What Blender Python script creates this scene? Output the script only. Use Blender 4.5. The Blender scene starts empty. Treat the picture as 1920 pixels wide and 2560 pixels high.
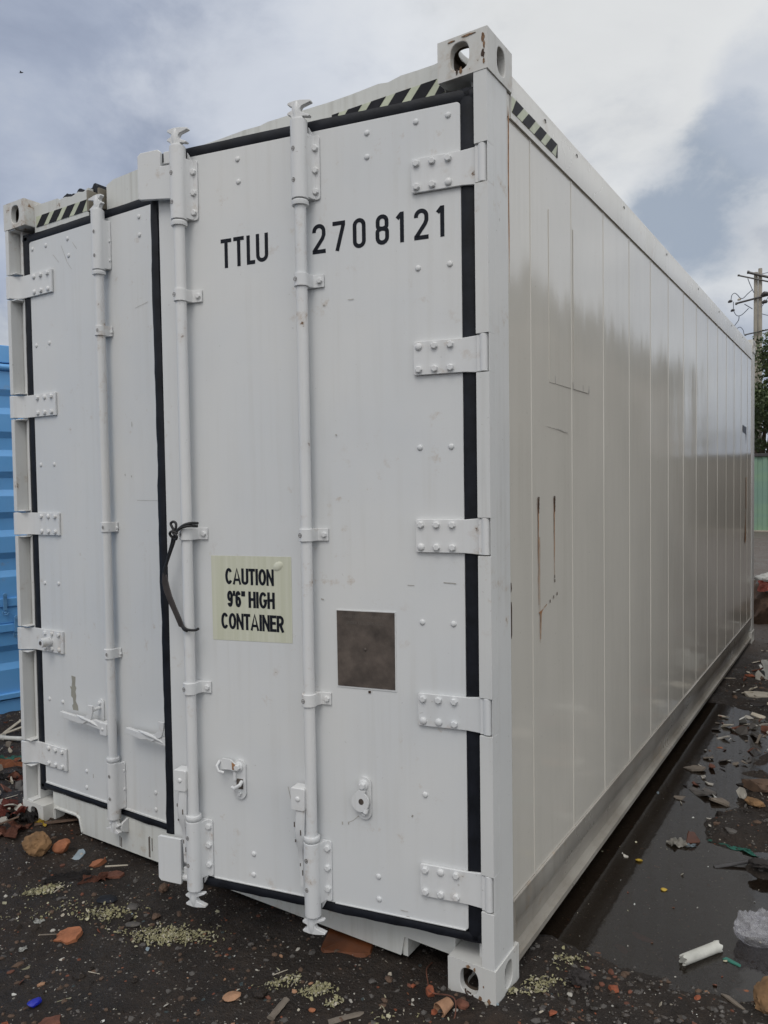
import bpy, bmesh, math, random
import numpy as np
from mathutils import Vector, Matrix, noise as mnoise

S = bpy.context.scene
COL = S.collection
rnd = random.Random(7)

# ------------------------------------------------------------------ camera
cam_d = bpy.data.cameras.new('camera')
cam = bpy.data.objects.new('camera', cam_d)
COL.objects.link(cam)
R_ = ((0.841065, 0.540742, -0.01445), (-0.008236, 0.039512, 0.999185), (0.540872, -0.84026, 0.037686))
cam.matrix_world = Matrix(((R_[0][0], R_[1][0], R_[2][0], 0.930323), (R_[0][1], R_[1][1], R_[2][1], -2.027339),
                           (R_[0][2], R_[1][2], R_[2][2], 1.589329), (0, 0, 0, 1)))
cam_d.sensor_fit = 'VERTICAL'
cam_d.sensor_height = 24.0
cam_d.lens = 24.0 * 1884.975 / 2560.0
cam_d.clip_start = 0.05
cam_d.clip_end = 3000.0
S.camera = cam

# ------------------------------------------------------------------ view
S.view_settings.view_transform = 'Standard'
S.view_settings.look = 'None'
S.view_settings.exposure = 0.0
S.view_settings.gamma = 1.0
S.cycles.max_bounces = 8
S.cycles.use_denoising = True


def nd(nt, t, **kw):
    n = nt.nodes.new(t)
    for k, v in kw.items():
        if hasattr(n, k) and k not in n.inputs.keys():
            setattr(n, k, v)
        else:
            n.inputs[k].default_value = v
    return n


def ramp(nt, fac, stops, interp='LINEAR'):
    r = nt.nodes.new('ShaderNodeValToRGB')
    r.color_ramp.interpolation = interp
    e = r.color_ramp.elements
    while len(e) < len(stops):
        e.new(0.5)
    for i, (p, c) in enumerate(stops):
        e[i].position = p
        e[i].color = (c, c, c, 1) if not isinstance(c, (tuple, list)) else (*c, 1)
    nt.links.new(fac, r.inputs[0])
    return r.outputs[0]


def mix(nt, fac, a, b, blend='MIX'):
    m = nt.nodes.new('ShaderNodeMix')
    m.data_type = 'RGBA'
    m.blend_type = blend
    for i, v in ((0, fac), (6, a), (7, b)):
        if hasattr(v, 'is_linked'):
            nt.links.new(v, m.inputs[i])
        elif i == 0:
            m.inputs[0].default_value = v
        else:
            m.inputs[i].default_value = (*v, 1)
    return m.outputs[2]


def math_(nt, op, a, b=0.0, c=0.0):
    m = nt.nodes.new('ShaderNodeMath')
    m.operation = op
    for i, v in enumerate((a, b, c)):
        if hasattr(v, 'is_linked'):
            nt.links.new(v, m.inputs[i])
        else:
            m.inputs[i].default_value = v
    return m.outputs[0]


def noise(nt, vec, scale, detail=4.0, rough=0.55, dist=0.0):
    n = nd(nt, 'ShaderNodeTexNoise', Scale=scale, Detail=detail, Roughness=rough, Distortion=dist)
    if vec is not None:
        nt.links.new(vec, n.inputs['Vector'])
    return n.outputs[0]


def mapping(nt, vec, scale=(1, 1, 1), loc=(0, 0, 0)):
    m = nt.nodes.new('ShaderNodeMapping')
    m.inputs['Scale'].default_value = scale
    m.inputs['Location'].default_value = loc
    nt.links.new(vec, m.inputs['Vector'])
    return m.outputs[0]


# ------------------------------------------------------------------ sun + sky
SUN_DIR = Vector((0.12, -0.56, 0.82)).normalized()       # from the ground towards the (veiled) sun
sun_d = bpy.data.lights.new('sun', 'SUN')
sun_d.energy = 1.0
sun_d.angle = math.radians(28)
sun_d.color = (1.0, 0.965, 0.92)
sun = bpy.data.objects.new('sun', sun_d)
COL.objects.link(sun)
sun.rotation_euler = SUN_DIR.to_track_quat('Z', 'Y').to_euler()

world = bpy.data.worlds.new('World')
S.world = world
world.use_nodes = True
wt = world.node_tree
wt.nodes.clear()
w_out = wt.nodes.new('ShaderNodeOutputWorld')
bg = wt.nodes.new('ShaderNodeBackground')
bg.inputs['Strength'].default_value = 0.1
sky = wt.nodes.new('ShaderNodeTexSky')
sky.sky_type = 'NISHITA'
sky.sun_disc = False
sky.sun_elevation = math.asin(SUN_DIR.z)
sky.sun_rotation = math.atan2(SUN_DIR.x, SUN_DIR.y)
sky.air_density = 1.0
sky.dust_density = 2.0
tc = wt.nodes.new('ShaderNodeTexCoord')
wdir = tc.outputs['Generated']


def wdot(v):
    n = wt.nodes.new('ShaderNodeVectorMath')
    n.operation = 'DOT_PRODUCT'
    wt.links.new(wdir, n.inputs[0])
    n.inputs[1].default_value = v
    return n.outputs['Value']


wn = noise(wt, mapping(wt, wdir, (1, 1, 1.9), (3.1, 0.4, 0.2)), 4.2, 7.0, 0.56, 0.3)
wn2 = noise(wt, mapping(wt, wdir, (1, 1, 2.4), (7.3, 2.2, 1.0)), 1.5, 5.0, 0.5, 0.1)
wn3 = noise(wt, mapping(wt, wdir, (1, 1, 1.5), (1.3, 5.2, 4.0)), 7.0, 6.0, 0.6, 0.2)
# cloud sheet: blue grey undersides to pale tops
cl = ramp(wt, wn, [(0.38, (2.9, 3.35, 4.3)), (0.5, (4.1, 4.6, 5.6)), (0.61, (5.6, 6.1, 7.0)), (0.70, (7.2, 7.5, 7.9))])


def blob(v, lo, hi, amp=0.03):
    """soft-edged mass of cloud round one direction, its edge broken by noise"""
    d = wdot(Vector(v).normalized())
    d = math_(wt, 'ADD', d, math_(wt, 'MULTIPLY', math_(wt, 'SUBTRACT', wn3, 0.5), amp))
    d = math_(wt, 'ADD', d, math_(wt, 'MULTIPLY', math_(wt, 'SUBTRACT', wn, 0.5), amp))
    n = wt.nodes.new('ShaderNodeMapRange')
    n.interpolation_type = 'SMOOTHSTEP'
    n.inputs['From Min'].default_value = lo
    n.inputs['From Max'].default_value = hi
    wt.links.new(d, n.inputs['Value'])
    return n.outputs[0]


cl = mix(wt, math_(wt, 'MULTIPLY', blob((-0.74, 0.51, 0.42), 0.90, 0.99, 0.09), 0.55), cl, (3.5, 4.0, 5.2))
cl = mix(wt, math_(wt, 'MULTIPLY', blob((-0.16, 0.84, 0.52), 0.90, 0.99, 0.09), 0.85), cl, (8.3, 8.35, 8.2))
cl = mix(wt, math_(wt, 'MULTIPLY', blob((-0.56, 0.71, 0.40), 0.965, 0.998, 0.05), 0.6), cl, (7.8, 8.1, 8.6))
cl = mix(wt, math_(wt, 'MULTIPLY', blob((-0.165, 0.935, 0.325), 0.9955, 0.9993, 0.010), 0.92), cl, (3.3, 3.9, 4.8))
cl = mix(wt, math_(wt, 'MULTIPLY', blob((-0.075, 0.915, 0.40), 0.9955, 0.9995, 0.008), 0.6), cl, (4.8, 5.3, 6.2))
cl = mix(wt, math_(wt, 'MULTIPLY', blob((-0.86, 0.51, 0.06), 0.985, 0.999, 0.03), 0.7), cl, (8.6, 8.6, 8.0))
# the veiled sun's side of the sky is brighter
cl = mix(wt, math_(wt, 'MULTIPLY', blob(SUN_DIR, 0.0, 0.95, 0.1), 0.85), cl, (9.6, 9.5, 9.4))
# unseen bright patch added to the sky on the right, lighting the container's side
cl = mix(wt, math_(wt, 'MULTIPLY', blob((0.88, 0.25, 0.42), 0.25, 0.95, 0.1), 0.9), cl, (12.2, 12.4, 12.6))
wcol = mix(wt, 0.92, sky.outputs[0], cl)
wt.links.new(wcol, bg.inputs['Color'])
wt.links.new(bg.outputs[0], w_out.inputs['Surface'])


# ------------------------------------------------------------------ materials
def newmat(name):
    m = bpy.data.materials.new(name)
    m.use_nodes = True
    nt = m.node_tree
    b = nt.nodes['Principled BSDF']
    t = nt.nodes.new('ShaderNodeTexCoord')
    return m, nt, b, t.outputs['Object']


def setc(nt, b, col):
    if hasattr(col, 'is_linked'):
        nt.links.new(col, b.inputs['Base Color'])
    else:
        b.inputs['Base Color'].default_value = (*col, 1)


def bump(nt, b, h, strength=0.3, dist=0.01, normal=None):
    n = nd(nt, 'ShaderNodeBump', Strength=strength, Distance=dist)
    nt.links.new(h, n.inputs['Height'])
    if normal is not None:
        nt.links.new(normal, n.inputs['Normal'])
    nt.links.new(n.outputs[0], b.inputs['Normal'])
    return n.outputs[0]


def paint(name, ca, cb, rough=0.4, chip=0.0, grime=0.25, grime_col=(0.26, 0.24, 0.19), rust_col=(0.12, 0.05, 0.02), wave=0.0, streak=30.0):
    m, nt, b, oc = newmat(name)
    n1 = noise(nt, oc, 1.6, 4)
    c = mix(nt, ramp(nt, n1, [(0.35, 0.0), (0.68, 1.0)]), ca, cb)
    st = noise(nt, mapping(nt, oc, (streak, streak, 1.1)), 1.0, 4, 0.6)
    n2 = noise(nt, oc, 2.3, 5, 0.6)
    gf = math_(nt, 'MULTIPLY', ramp(nt, st, [(0.48, 0.0), (0.75, 1.0)]), ramp(nt, n2, [(0.4, 0.0), (0.75, 1.0)]))
    c = mix(nt, math_(nt, 'MULTIPLY', gf, grime), c, grime_col)
    sp = noise(nt, oc, 55.0, 3, 0.6)
    c = mix(nt, math_(nt, 'MULTIPLY', ramp(nt, sp, [(0.70, 0.0), (0.735, 1.0)]), 0.35 * min(1, grime * 3)), c, (0.2, 0.17, 0.14))
    if chip > 0:
        cn = noise(nt, oc, 16.0, 6, 0.7)
        cm = noise(nt, oc, 2.8, 2, 0.5)
        t0 = 0.715 - 0.12 * chip
        f = math_(nt, 'MULTIPLY', ramp(nt, cn, [(t0, 0.0), (t0 + 0.02, 1.0)]), ramp(nt, cm, [(0.5, 0.0), (0.56, 1.0)]))
        c = mix(nt, f, c, mix(nt, noise(nt, oc, 60, 2), (0.05, 0.035, 0.03), rust_col))
        halo = math_(nt, 'MULTIPLY', ramp(nt, cn, [(t0 - 0.12, 0.0), (t0, 1.0)]), ramp(nt, cm, [(0.5, 0.0), (0.6, 0.4)]))
        c = mix(nt, halo, c, (0.34, 0.22, 0.11))
    setc(nt, b, c)
    rr = ramp(nt, noise(nt, oc, 3.0, 4), [(0.3, rough * 0.8), (0.7, min(1, rough * 1.3))])
    nt.links.new(rr, b.inputs['Roughness'])
    h = noise(nt, oc, 130.0, 2, 0.5)
    nrm = bump(nt, b, h, 0.06, 0.002)
    if wave > 0:
        w = noise(nt, mapping(nt, oc, (1, 2.6, 0.75)), 1.5, 3, 0.45)
        bump(nt, b, w, wave, 0.05, nrm)
    return m


def plain(name, col, rough=0.5, var=0.3, scale=20.0, bumps=0.3, metallic=0.0, dist=0.004, spec=0.5):
    m, nt, b, oc = newmat(name)
    n1 = noise(nt, oc, scale, 5, 0.6)
    lo = tuple(max(0, x * (1 - var)) for x in col)
    hi = tuple(min(1, x * (1 + var)) for x in col)
    setc(nt, b, mix(nt, ramp(nt, n1, [(0.3, 0.0), (0.7, 1.0)]), lo, hi))
    b.inputs['Roughness'].default_value = rough
    b.inputs['Metallic'].default_value = metallic
    b.inputs['Specular IOR Level'].default_value = spec
    if bumps:
        bump(nt, b, noise(nt, oc, scale * 2.2, 5, 0.65), bumps, dist)
    return m


M = {}
M['door'] = paint('door_paint', (0.615, 0.632, 0.642), (0.662, 0.666, 0.655), 0.42, 0.10, 0.26, grime_col=(0.36, 0.33, 0.26), wave=0.12)
M['hard'] = paint('hardware_paint', (0.63, 0.645, 0.655), (0.69, 0.69, 0.68), 0.34, 0.42, 0.3)
M['frame'] = paint('frame_paint', (0.60, 0.61, 0.605), (0.65, 0.65, 0.63), 0.40, 0.40, 0.45)
M['cast'] = paint('casting_paint', (0.56, 0.565, 0.55), (0.63, 0.62, 0.58), 0.5, 0.9, 0.8)
M['castin'] = plain('casting_inside', (0.045, 0.032, 0.022), 0.9, 0.5, 20, 0.3)
M['rail_low'] = paint('splashed_rail_paint', (0.22, 0.20, 0.17), (0.38, 0.36, 0.32), 0.30, 0.35, 0.85, grime_col=(0.17, 0.145, 0.115), streak=18)
M['header'] = paint('header_paint', (0.57, 0.58, 0.56), (0.63, 0.635, 0.60), 0.5, 0.5, 0.6, streak=45)
M['side'] = paint('side_paint', (0.575, 0.553, 0.498), (0.62, 0.595, 0.535), 0.09, 0.0, 0.22, grime_col=(0.3, 0.27, 0.20), wave=0.055)
M['side'].node_tree.nodes['Principled BSDF'].inputs['IOR'].default_value = 1.72
M['rail'] = paint('rail_paint', (0.57, 0.56, 0.52), (0.63, 0.615, 0.57), 0.25, 0.2, 0.4, wave=0.05)
M['rubber'] = plain('black_rubber', (0.009, 0.0105, 0.015), 0.5, 0.5, 14, 0.35, spec=0.24)
M['dark'] = plain('dark_gap', (0.008, 0.008, 0.008), 0.9, 0.2, 10, 0)
M['grimy'] = paint('grimy_steel', (0.07, 0.058, 0.04), (0.34, 0.31, 0.25), 0.8, 0.95, 0.9)
M['ink'] = plain('black_lettering', (0.011, 0.013, 0.019), 0.6, 0.3, 40, 0, spec=0.15)
M['rust'] = plain('rust_stain', (0.29, 0.15, 0.07), 0.8, 0.45, 60, 0.1)
M['rustdark'] = plain('rust_dark', (0.05, 0.03, 0.02), 0.85, 0.45, 60, 0.1)
M['peel'] = plain('bare_patch', (0.30, 0.29, 0.245), 0.6, 0.12, 15, 0.05)
M['hazblack'] = plain('hazard_black', (0.014, 0.014, 0.018), 0.6, 0.3, 30, 0.05, spec=0.2)
M['hazpale'] = plain('hazard_pale', (0.50, 0.53, 0.40), 0.5, 0.12, 25, 0.05)
M['plate'] = plain('weathered_plate', (0.085, 0.068, 0.057), 0.5, 0.5, 14, 0.2)
M['plateink'] = plain('plate_lettering', (0.115, 0.10, 0.088), 0.45, 0.2, 40, 0)
M['castrust'] = plain('casting_rust', (0.20, 0.115, 0.062), 0.85, 0.6, 90, 0.2)
M['scuff'] = plain('faint_scuff', (0.38, 0.365, 0.335), 0.7, 0.3, 40, 0)
M['cord'] = plain('black_cord', (0.012, 0.012, 0.013), 0.55, 0.4, 60, 0.4)
M['strap'] = plain('dark_strap', (0.03, 0.024, 0.022), 0.5, 0.5, 25, 0.3)

# pale reflective sticker with fine vertical fading
m, nt, b, oc = newmat('sticker_film')
v1 = noise(nt, mapping(nt, oc, (60, 60, 1.5)), 1.0, 3)
setc(nt, b, mix(nt, ramp(nt, v1, [(0.35, 0.0), (0.7, 1.0)]), (0.54, 0.55, 0.43), (0.61, 0.615, 0.51)))
b.inputs['Roughness'].default_value = 0.4
M['sticker'] = m

# ground mud
m, nt, b, oc = newmat('wet_mud')
g1 = noise(nt, oc, 1.1, 6, 0.6)
g2 = noise(nt, oc, 6.0, 6, 0.65)
g3 = noise(nt, oc, 45.0, 5, 0.7)
c = mix(nt, ramp(nt, g2, [(0.3, 0.0), (0.7, 1.0)]), (0.0125, 0.0088, 0.0066), (0.038, 0.0275, 0.0205))
c = mix(nt, ramp(nt, g1, [(0.45, 0.0), (0.7, 0.55)]), c, (0.050, 0.028, 0.016))
c = mix(nt, ramp(nt, g3, [(0.35, 0.55), (0.6, 0.0)]), c, (0.012, 0.010, 0.009))
for sc, thr, col in ((95.0, 0.045, (0.32, 0.29, 0.24)), (150.0, 0.07, (0.16, 0.14, 0.125)), (70.0, 0.02, (0.24, 0.075, 0.035)), (120.0, 0.02, (0.45, 0.44, 0.40)), (60.0, 0.012, (0.06, 0.085, 0.09))):
    v = nt.nodes.new('ShaderNodeTexVoronoi')
    v.inputs['Scale'].default_value = sc
    v.inputs['Randomness'].default_value = 1.0
    nt.links.new(mapping(nt, oc, (1, 1, 1), (sc, sc * 0.3, 0)), v.inputs['Vector'])
    sep = nt.nodes.new('ShaderNodeSeparateColor')
    nt.links.new(v.outputs['Color'], sep.inputs[0])
    pick = math_(nt, 'LESS_THAN', sep.outputs[0], thr)
    near = math_(nt, 'LESS_THAN', v.outputs['Distance'], math_(nt, 'MULTIPLY_ADD', sep.outputs[1], 0.35, 0.12))
    f = math_(nt, 'MULTIPLY', math_(nt, 'MULTIPLY', pick, near), 0.75)
    c = mix(nt, f, c, col)
# wet glare put into the colour: ground paled beyond the containers
sx = nt.nodes.new('ShaderNodeSeparateXYZ')
nt.links.new(oc, sx.inputs[0])
dry = nt.nodes.new('ShaderNodeMapRange')
dry.inputs['From Min'].default_value = 5.5
dry.inputs['From Max'].default_value = 8.5
nt.links.new(math_(nt, 'ADD', sx.outputs[1], math_(nt, 'MULTIPLY', g1, 2.0)), dry.inputs['Value'])
c = mix(nt, math_(nt, 'MULTIPLY', dry.outputs[0], 0.8), c, (0.17, 0.145, 0.13))
setc(nt, b, c)
nt.links.new(ramp(nt, noise(nt, oc, 2.2, 5, 0.6), [(0.35, 0.42), (0.62, 0.85)]), b.inputs['Roughness'])
hsum = math_(nt, 'ADD', math_(nt, 'MULTIPLY', g3, 0.5), math_(nt, 'ADD', math_(nt, 'MULTIPLY', noise(nt, oc, 160.0, 3, 0.6), 0.2), g2))
b.inputs['Specular IOR Level'].default_value = 0.35
bump(nt, b, hsum, 1.0, 0.03)
M['mud'] = m

# murky shallow water
m = bpy.data.materials.new('murky_water')
m.use_nodes = True
nt = m.node_tree
nt.nodes.clear()
o_ = nt.nodes.new('ShaderNodeOutputMaterial')
tcn = nt.nodes.new('ShaderNodeTexCoord')
bp = nd(nt, 'ShaderNodeBump', Strength=0.05, Distance=0.012)
nt.links.new(noise(nt, tcn.outputs['Object'], 14.0, 3), bp.inputs['Height'])
gl = nd(nt, 'ShaderNodeBsdfGlossy', Roughness=0.085)
nt.links.new(bp.outputs[0], gl.inputs['Normal'])
tr = nt.nodes.new('ShaderNodeBsdfTransparent')
tr.inputs['Color'].default_value = (0.50, 0.40, 0.31, 1)
fr = nd(nt, 'ShaderNodeFresnel', IOR=1.62)
ms = nt.nodes.new('ShaderNodeMixShader')
nt.links.new(fr.outputs[0], ms.inputs[0])
df = nt.nodes.new('ShaderNodeBsdfDiffuse')
df.inputs['Color'].default_value = (0.024, 0.0175, 0.0125, 1)
mm2 = nt.nodes.new('ShaderNodeMixShader')
mm2.inputs[0].default_value = 0.45
nt.links.new(tr.outputs[0], mm2.inputs[1])
nt.links.new(df.outputs[0], mm2.inputs[2])
nt.links.new(mm2.outputs[0], ms.inputs[1])
nt.links.new(gl.outputs[0], ms.inputs[2])
nt.links.new(ms.outputs[0], o_.inputs['Surface'])
M['water'] = m

M['brick'] = plain('brick', (0.22, 0.062, 0.028), 0.85, 0.4, 28, 0.5)
M['brickdark'] = plain('brick_muddy', (0.12, 0.045, 0.027), 0.85, 0.5, 22, 0.5)
M['tile'] = plain('terracotta_tile', (0.27, 0.10, 0.045), 0.8, 0.3, 24, 0.35)
M['sandstone'] = plain('tan_rock', (0.185, 0.105, 0.048), 0.9, 0.45, 13, 0.5, dist=0.006)
M['tanstone'] = plain('tan_pebble', (0.30, 0.165, 0.095), 0.75, 0.25, 25, 0.3)
M['greystone'] = plain('grey_stone', (0.075, 0.068, 0.062), 0.8, 0.4, 18, 0.5)
M['brownstone'] = plain('brown_stone', (0.085, 0.052, 0.034), 0.85, 0.45, 18, 0.5)
M['white'] = plain('white_plastic', (0.48, 0.48, 0.45), 0.6, 0.15, 20, 0.3)
M['foam'] = plain('white_foam', (0.46, 0.46, 0.42), 0.85, 0.22, 16, 0.5)
M['paper'] = plain('dirty_paper', (0.36, 0.34, 0.30), 0.8, 0.3, 12, 0.2)
M['pinkpaper'] = plain('red_print', (0.34, 0.09, 0.065), 0.7, 0.4, 10, 0.2)
M['blueplastic'] = plain('blue_plastic', (0.010, 0.018, 0.32), 0.35, 0.3, 10, 0.1)
M['paleblue'] = plain('pale_blue_plastic', (0.22, 0.27, 0.30), 0.5, 0.2, 15, 0.1)
M['orangeplastic'] = plain('orange_plastic', (0.12, 0.038, 0.012), 0.5, 0.3, 12, 0.15)
M['yellow'] = plain('yellow_plastic', (0.38, 0.25, 0.02), 0.5, 0.4, 12, 0.2)
M['teal'] = plain('teal_plastic', (0.03, 0.16, 0.12), 0.5, 0.5, 12, 0.2)
M['leaf'] = plain('dry_leaf', (0.38, 0.36, 0.25), 0.8, 0.25, 20, 0.2)
M['shaving'] = plain('wood_shaving', (0.27, 0.25, 0.14), 0.85, 0.3, 30, 0.2)
M['wood'] = plain('grey_wood', (0.15, 0.125, 0.10), 0.85, 0.4, 10, 0.5)
M['palewood'] = plain('pale_wood', (0.40, 0.36, 0.29), 0.8, 0.3, 10, 0.3)
M['darkcloth'] = plain('dark_rag', (0.022, 0.018, 0.017), 0.85, 0.4, 15, 0.5)
M['redcloth'] = plain('red_sheet', (0.15, 0.034, 0.022), 0.7, 0.4, 8, 0.4)
M['amber'] = plain('amber_scrap', (0.075, 0.022, 0.008), 0.25, 0.5, 12, 0.1)
M['darksteel'] = plain('dark_steel', (0.045, 0.042, 0.042), 0.4, 0.4, 10, 0.1)
M['concrete'] = plain('pole_concrete', (0.36, 0.33, 0.275), 0.85, 0.2, 2.5, 0.3)
M['porcelain'] = plain('porcelain', (0.55, 0.5, 0.42), 0.3, 0.2, 4, 0)
M['cable'] = plain('grey_cable', (0.13, 0.15, 0.19), 0.6, 0.2, 4, 0)
M['bark'] = plain('bark', (0.10, 0.075, 0.05), 0.9, 0.4, 4, 0.5)
M['blue'] = paint('blue_paint', (0.12, 0.36, 0.70), (0.17, 0.41, 0.75), 0.34, 0.12, 0.2, grime_col=(0.14, 0.28, 0.45))
M['bluedark'] = plain('blue_hardware', (0.12, 0.29, 0.52), 0.4, 0.3, 10, 0.1)
M['shedwall'] = plain('warehouse_wall', (0.47, 0.39, 0.32), 0.85, 0.15, 0.8, 0.2)
M['shedroof'] = plain('warehouse_roof', (0.085, 0.078, 0.07), 0.7, 0.25, 0.8, 0.2)

# green sheet fence, weathered towards blue green in blotches
m, nt, b, oc = newmat('green_sheet')
n1 = noise(nt, mapping(nt, oc, (0.5, 0.5, 1.6)), 1.0, 4)
setc(nt, b, mix(nt, ramp(nt, n1, [(0.4, 0.0), (0.6, 1.0)]), (0.235, 0.36, 0.245), (0.20, 0.315, 0.26)))
b.inputs['Roughness'].default_value = 0.8
b.inputs['Specular IOR Level'].default_value = 0.2
M['green'] = m

# leaves: three tones picked per leaf clump
for k, (lo, hi) in enumerate((((0.035, 0.055, 0.018), (0.07, 0.10, 0.035)), ((0.05, 0.075, 0.025), (0.115, 0.14, 0.06)))):
    m, nt, b, oc = newmat('foliage')
    setc(nt, b, mix(nt, ramp(nt, noise(nt, oc, 2.5, 3), [(0.35, 0.0), (0.65, 1.0)]), lo, hi))
    b.inputs['Roughness'].default_value = 0.55
    M['leaf%d' % k] = m

# thin crumpled plastic film
m = bpy.data.materials.new('clear_film')
m.use_nodes = True
nt = m.node_tree
b = nt.nodes['Principled BSDF']
b.inputs['Base Color'].default_value = (0.60, 0.60, 0.61, 1)
b.inputs['Roughness'].default_value = 0.12
trn = nt.nodes.new('ShaderNodeBsdfTransparent')
trn.inputs['Color'].default_value = (0.86, 0.86, 0.9, 1)
ms = nt.nodes.new('ShaderNodeMixShader')
ms.inputs[0].default_value = 0.26
nt.links.new(trn.outputs[0], ms.inputs[1])
nt.links.new(b.outputs[0], ms.inputs[2])
nt.links.new(ms.outputs[0], nt.nodes['Material Output'].inputs['Surface'])
M['film'] = m


# ------------------------------------------------------------------ mesh helpers
def ident(a, c, o):
    return (a, c, o)


class MB:
    """collects shapes and links them as one mesh object"""

    def __init__(self):
        self.v, self.f, self.m, self.flat = [], [], [], []

    def add(self, vs, fs, mi=0):
        o = len(self.v)
        self.v += [tuple(p) for p in vs]
        self.f += [tuple(i + o for i in f) for f in fs]
        self.m += [mi] * len(fs)

    def box(self, x0, x1, y0, y1, z0, z1, mi=0, T=None):
        p = [(x, y, z) for x in (x0, x1) for y in (y0, y1) for z in (z0, z1)]
        if T:
            p = [T(*q) for q in p]
        self.add(p, [(0, 1, 3, 2), (4, 6, 7, 5), (0, 4, 5, 1), (2, 3, 7, 6), (0, 2, 6, 4), (1, 5, 7, 3)], mi)

    def prism(self, poly, c0, c1, fn, mi=0, caps=True):
        n = len(poly)
        vs = [fn(a, b_, c0) for a, b_ in poly] + [fn(a, b_, c1) for a, b_ in poly]
        fs = [(i, (i + 1) % n, (i + 1) % n + n, i + n) for i in range(n)]
        if caps:
            fs += [tuple(range(n))[::-1], tuple(range(n, 2 * n))]
        self.add(vs, fs, mi)

    def tube(self, pts, r, n=10, mi=0, caps=True):
        pts = [Vector(p) for p in pts]
        rs = r if isinstance(r, (list, tuple)) else [r] * len(pts)
        vs, fs = [], []
        up = None
        for i, p in enumerate(pts):
            a = pts[max(0, i - 1)]
            c = pts[min(len(pts) - 1, i + 1)]
            d = (c - a)
            if d.length < 1e-9:
                d = Vector((0, 0, 1))
            d.normalize()
            if up is None:
                up = d.orthogonal().normalized()
            else:
                up = (up - d * up.dot(d))
                up = up.normalized() if up.length > 1e-6 else d.orthogonal().normalized()
            w = d.cross(up)
            for k in range(n):
                t = 2 * math.pi * k / n
                vs.append(p + (up * math.cos(t) + w * math.sin(t)) * rs[i])
        for i in range(len(pts) - 1):
            for k in range(n):
                fs.append((i * n + k, i * n + (k + 1) % n, (i + 1) * n + (k + 1) % n, (i + 1) * n + k))
        if caps:
            fs.append(tuple(range(n))[::-1])
            fs.append(tuple(range((len(pts) - 1) * n, len(pts) * n)))
        self.add(vs, fs, mi)

    def build(self, name, mats, parent=None, loc=(0, 0, 0), bevel=0.0, smooth=True, angle=38, recalc=True, seg=2):
        me = bpy.data.meshes.new(name)
        me.from_pydata(self.v, [], self.f)
        mats = mats if isinstance(mats, (list, tuple)) else [mats]
        for mm in mats:
            me.materials.append(M[mm])
        if len(mats) > 1:
            me.polygons.foreach_set('material_index', self.m)
        if recalc:
            bm = bmesh.new()
            bm.from_mesh(me)
            bmesh.ops.recalc_face_normals(bm, faces=bm.faces)
            bm.to_mesh(me)
            bm.free()
        if smooth:
            me.polygons.foreach_set('use_smooth', [True] * len(me.polygons))
            me.set_sharp_from_angle(angle=math.radians(angle))
        me.update()
        o = bpy.data.objects.new(name, me)
        COL.objects.link(o)
        o.location = loc
        if parent:
            o.parent = parent
        if bevel > 0:
            bv = o.modifiers.new('edges', 'BEVEL')
            bv.width = bevel
            bv.segments = seg
            bv.limit_method = 'ANGLE'
            bv.angle_limit = math.radians(35)
            bv.harden_normals = True
        return o


def tag(o, label, cat, group=None):
    o['label'] = label
    o['category'] = cat
    if group:
        o['group'] = group
    return o


def structure(o):
    o['kind'] = 'structure'
    return o


def stuff(o, label=None, cat=None):
    o['kind'] = 'stuff'
    if label:
        o['label'] = label
        o['category'] = cat
    return o


def empty(name, loc, label, cat, group=None):
    o = bpy.data.objects.new(name, None)
    COL.objects.link(o)
    o.location = loc
    o.empty_display_size = 0.2
    return tag(o, label, cat, group)


def hash2(ix, iy, seed):
    n = (ix * 374761393 + iy * 668265263 + seed * 974711) & 0xffffffff
    n = ((n ^ (n >> 13)) * 1274126177) & 0xffffffff
    return ((n ^ (n >> 16)) & 0xffff) / 65535.0


def vnoise(x, y, seed=0):
    x = np.asarray(x, float)
    y = np.asarray(y, float)
    ix = np.floor(x).astype(np.int64)
    iy = np.floor(y).astype(np.int64)
    fx, fy = x - ix, y - iy
    fx = fx * fx * (3 - 2 * fx)
    fy = fy * fy * (3 - 2 * fy)
    a = hash2(ix, iy, seed)
    b_ = hash2(ix + 1, iy, seed)
    c_ = hash2(ix, iy + 1, seed)
    d_ = hash2(ix + 1, iy + 1, seed)
    return (a * (1 - fx) + b_ * fx) * (1 - fy) + (c_ * (1 - fx) + d_ * fx) * fy


def fbm(x, y, o=4, seed=0):
    s, a, t = 0, 1.0, 0
    for k in range(o):
        s = s + a * vnoise(np.asarray(x) * 2 ** k + k * 17.3, np.asarray(y) * 2 ** k - k * 9.1, seed + k)
        t += a
        a *= 0.5
    return s / t


# ------------------------------------------------------------------ ground
WATER_Z = -0.014


def ell(x, y, cx, cy, rx, ry):
    return 1 - np.sqrt(((x - cx) / rx) ** 2 + ((y - cy) / ry) ** 2)


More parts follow.
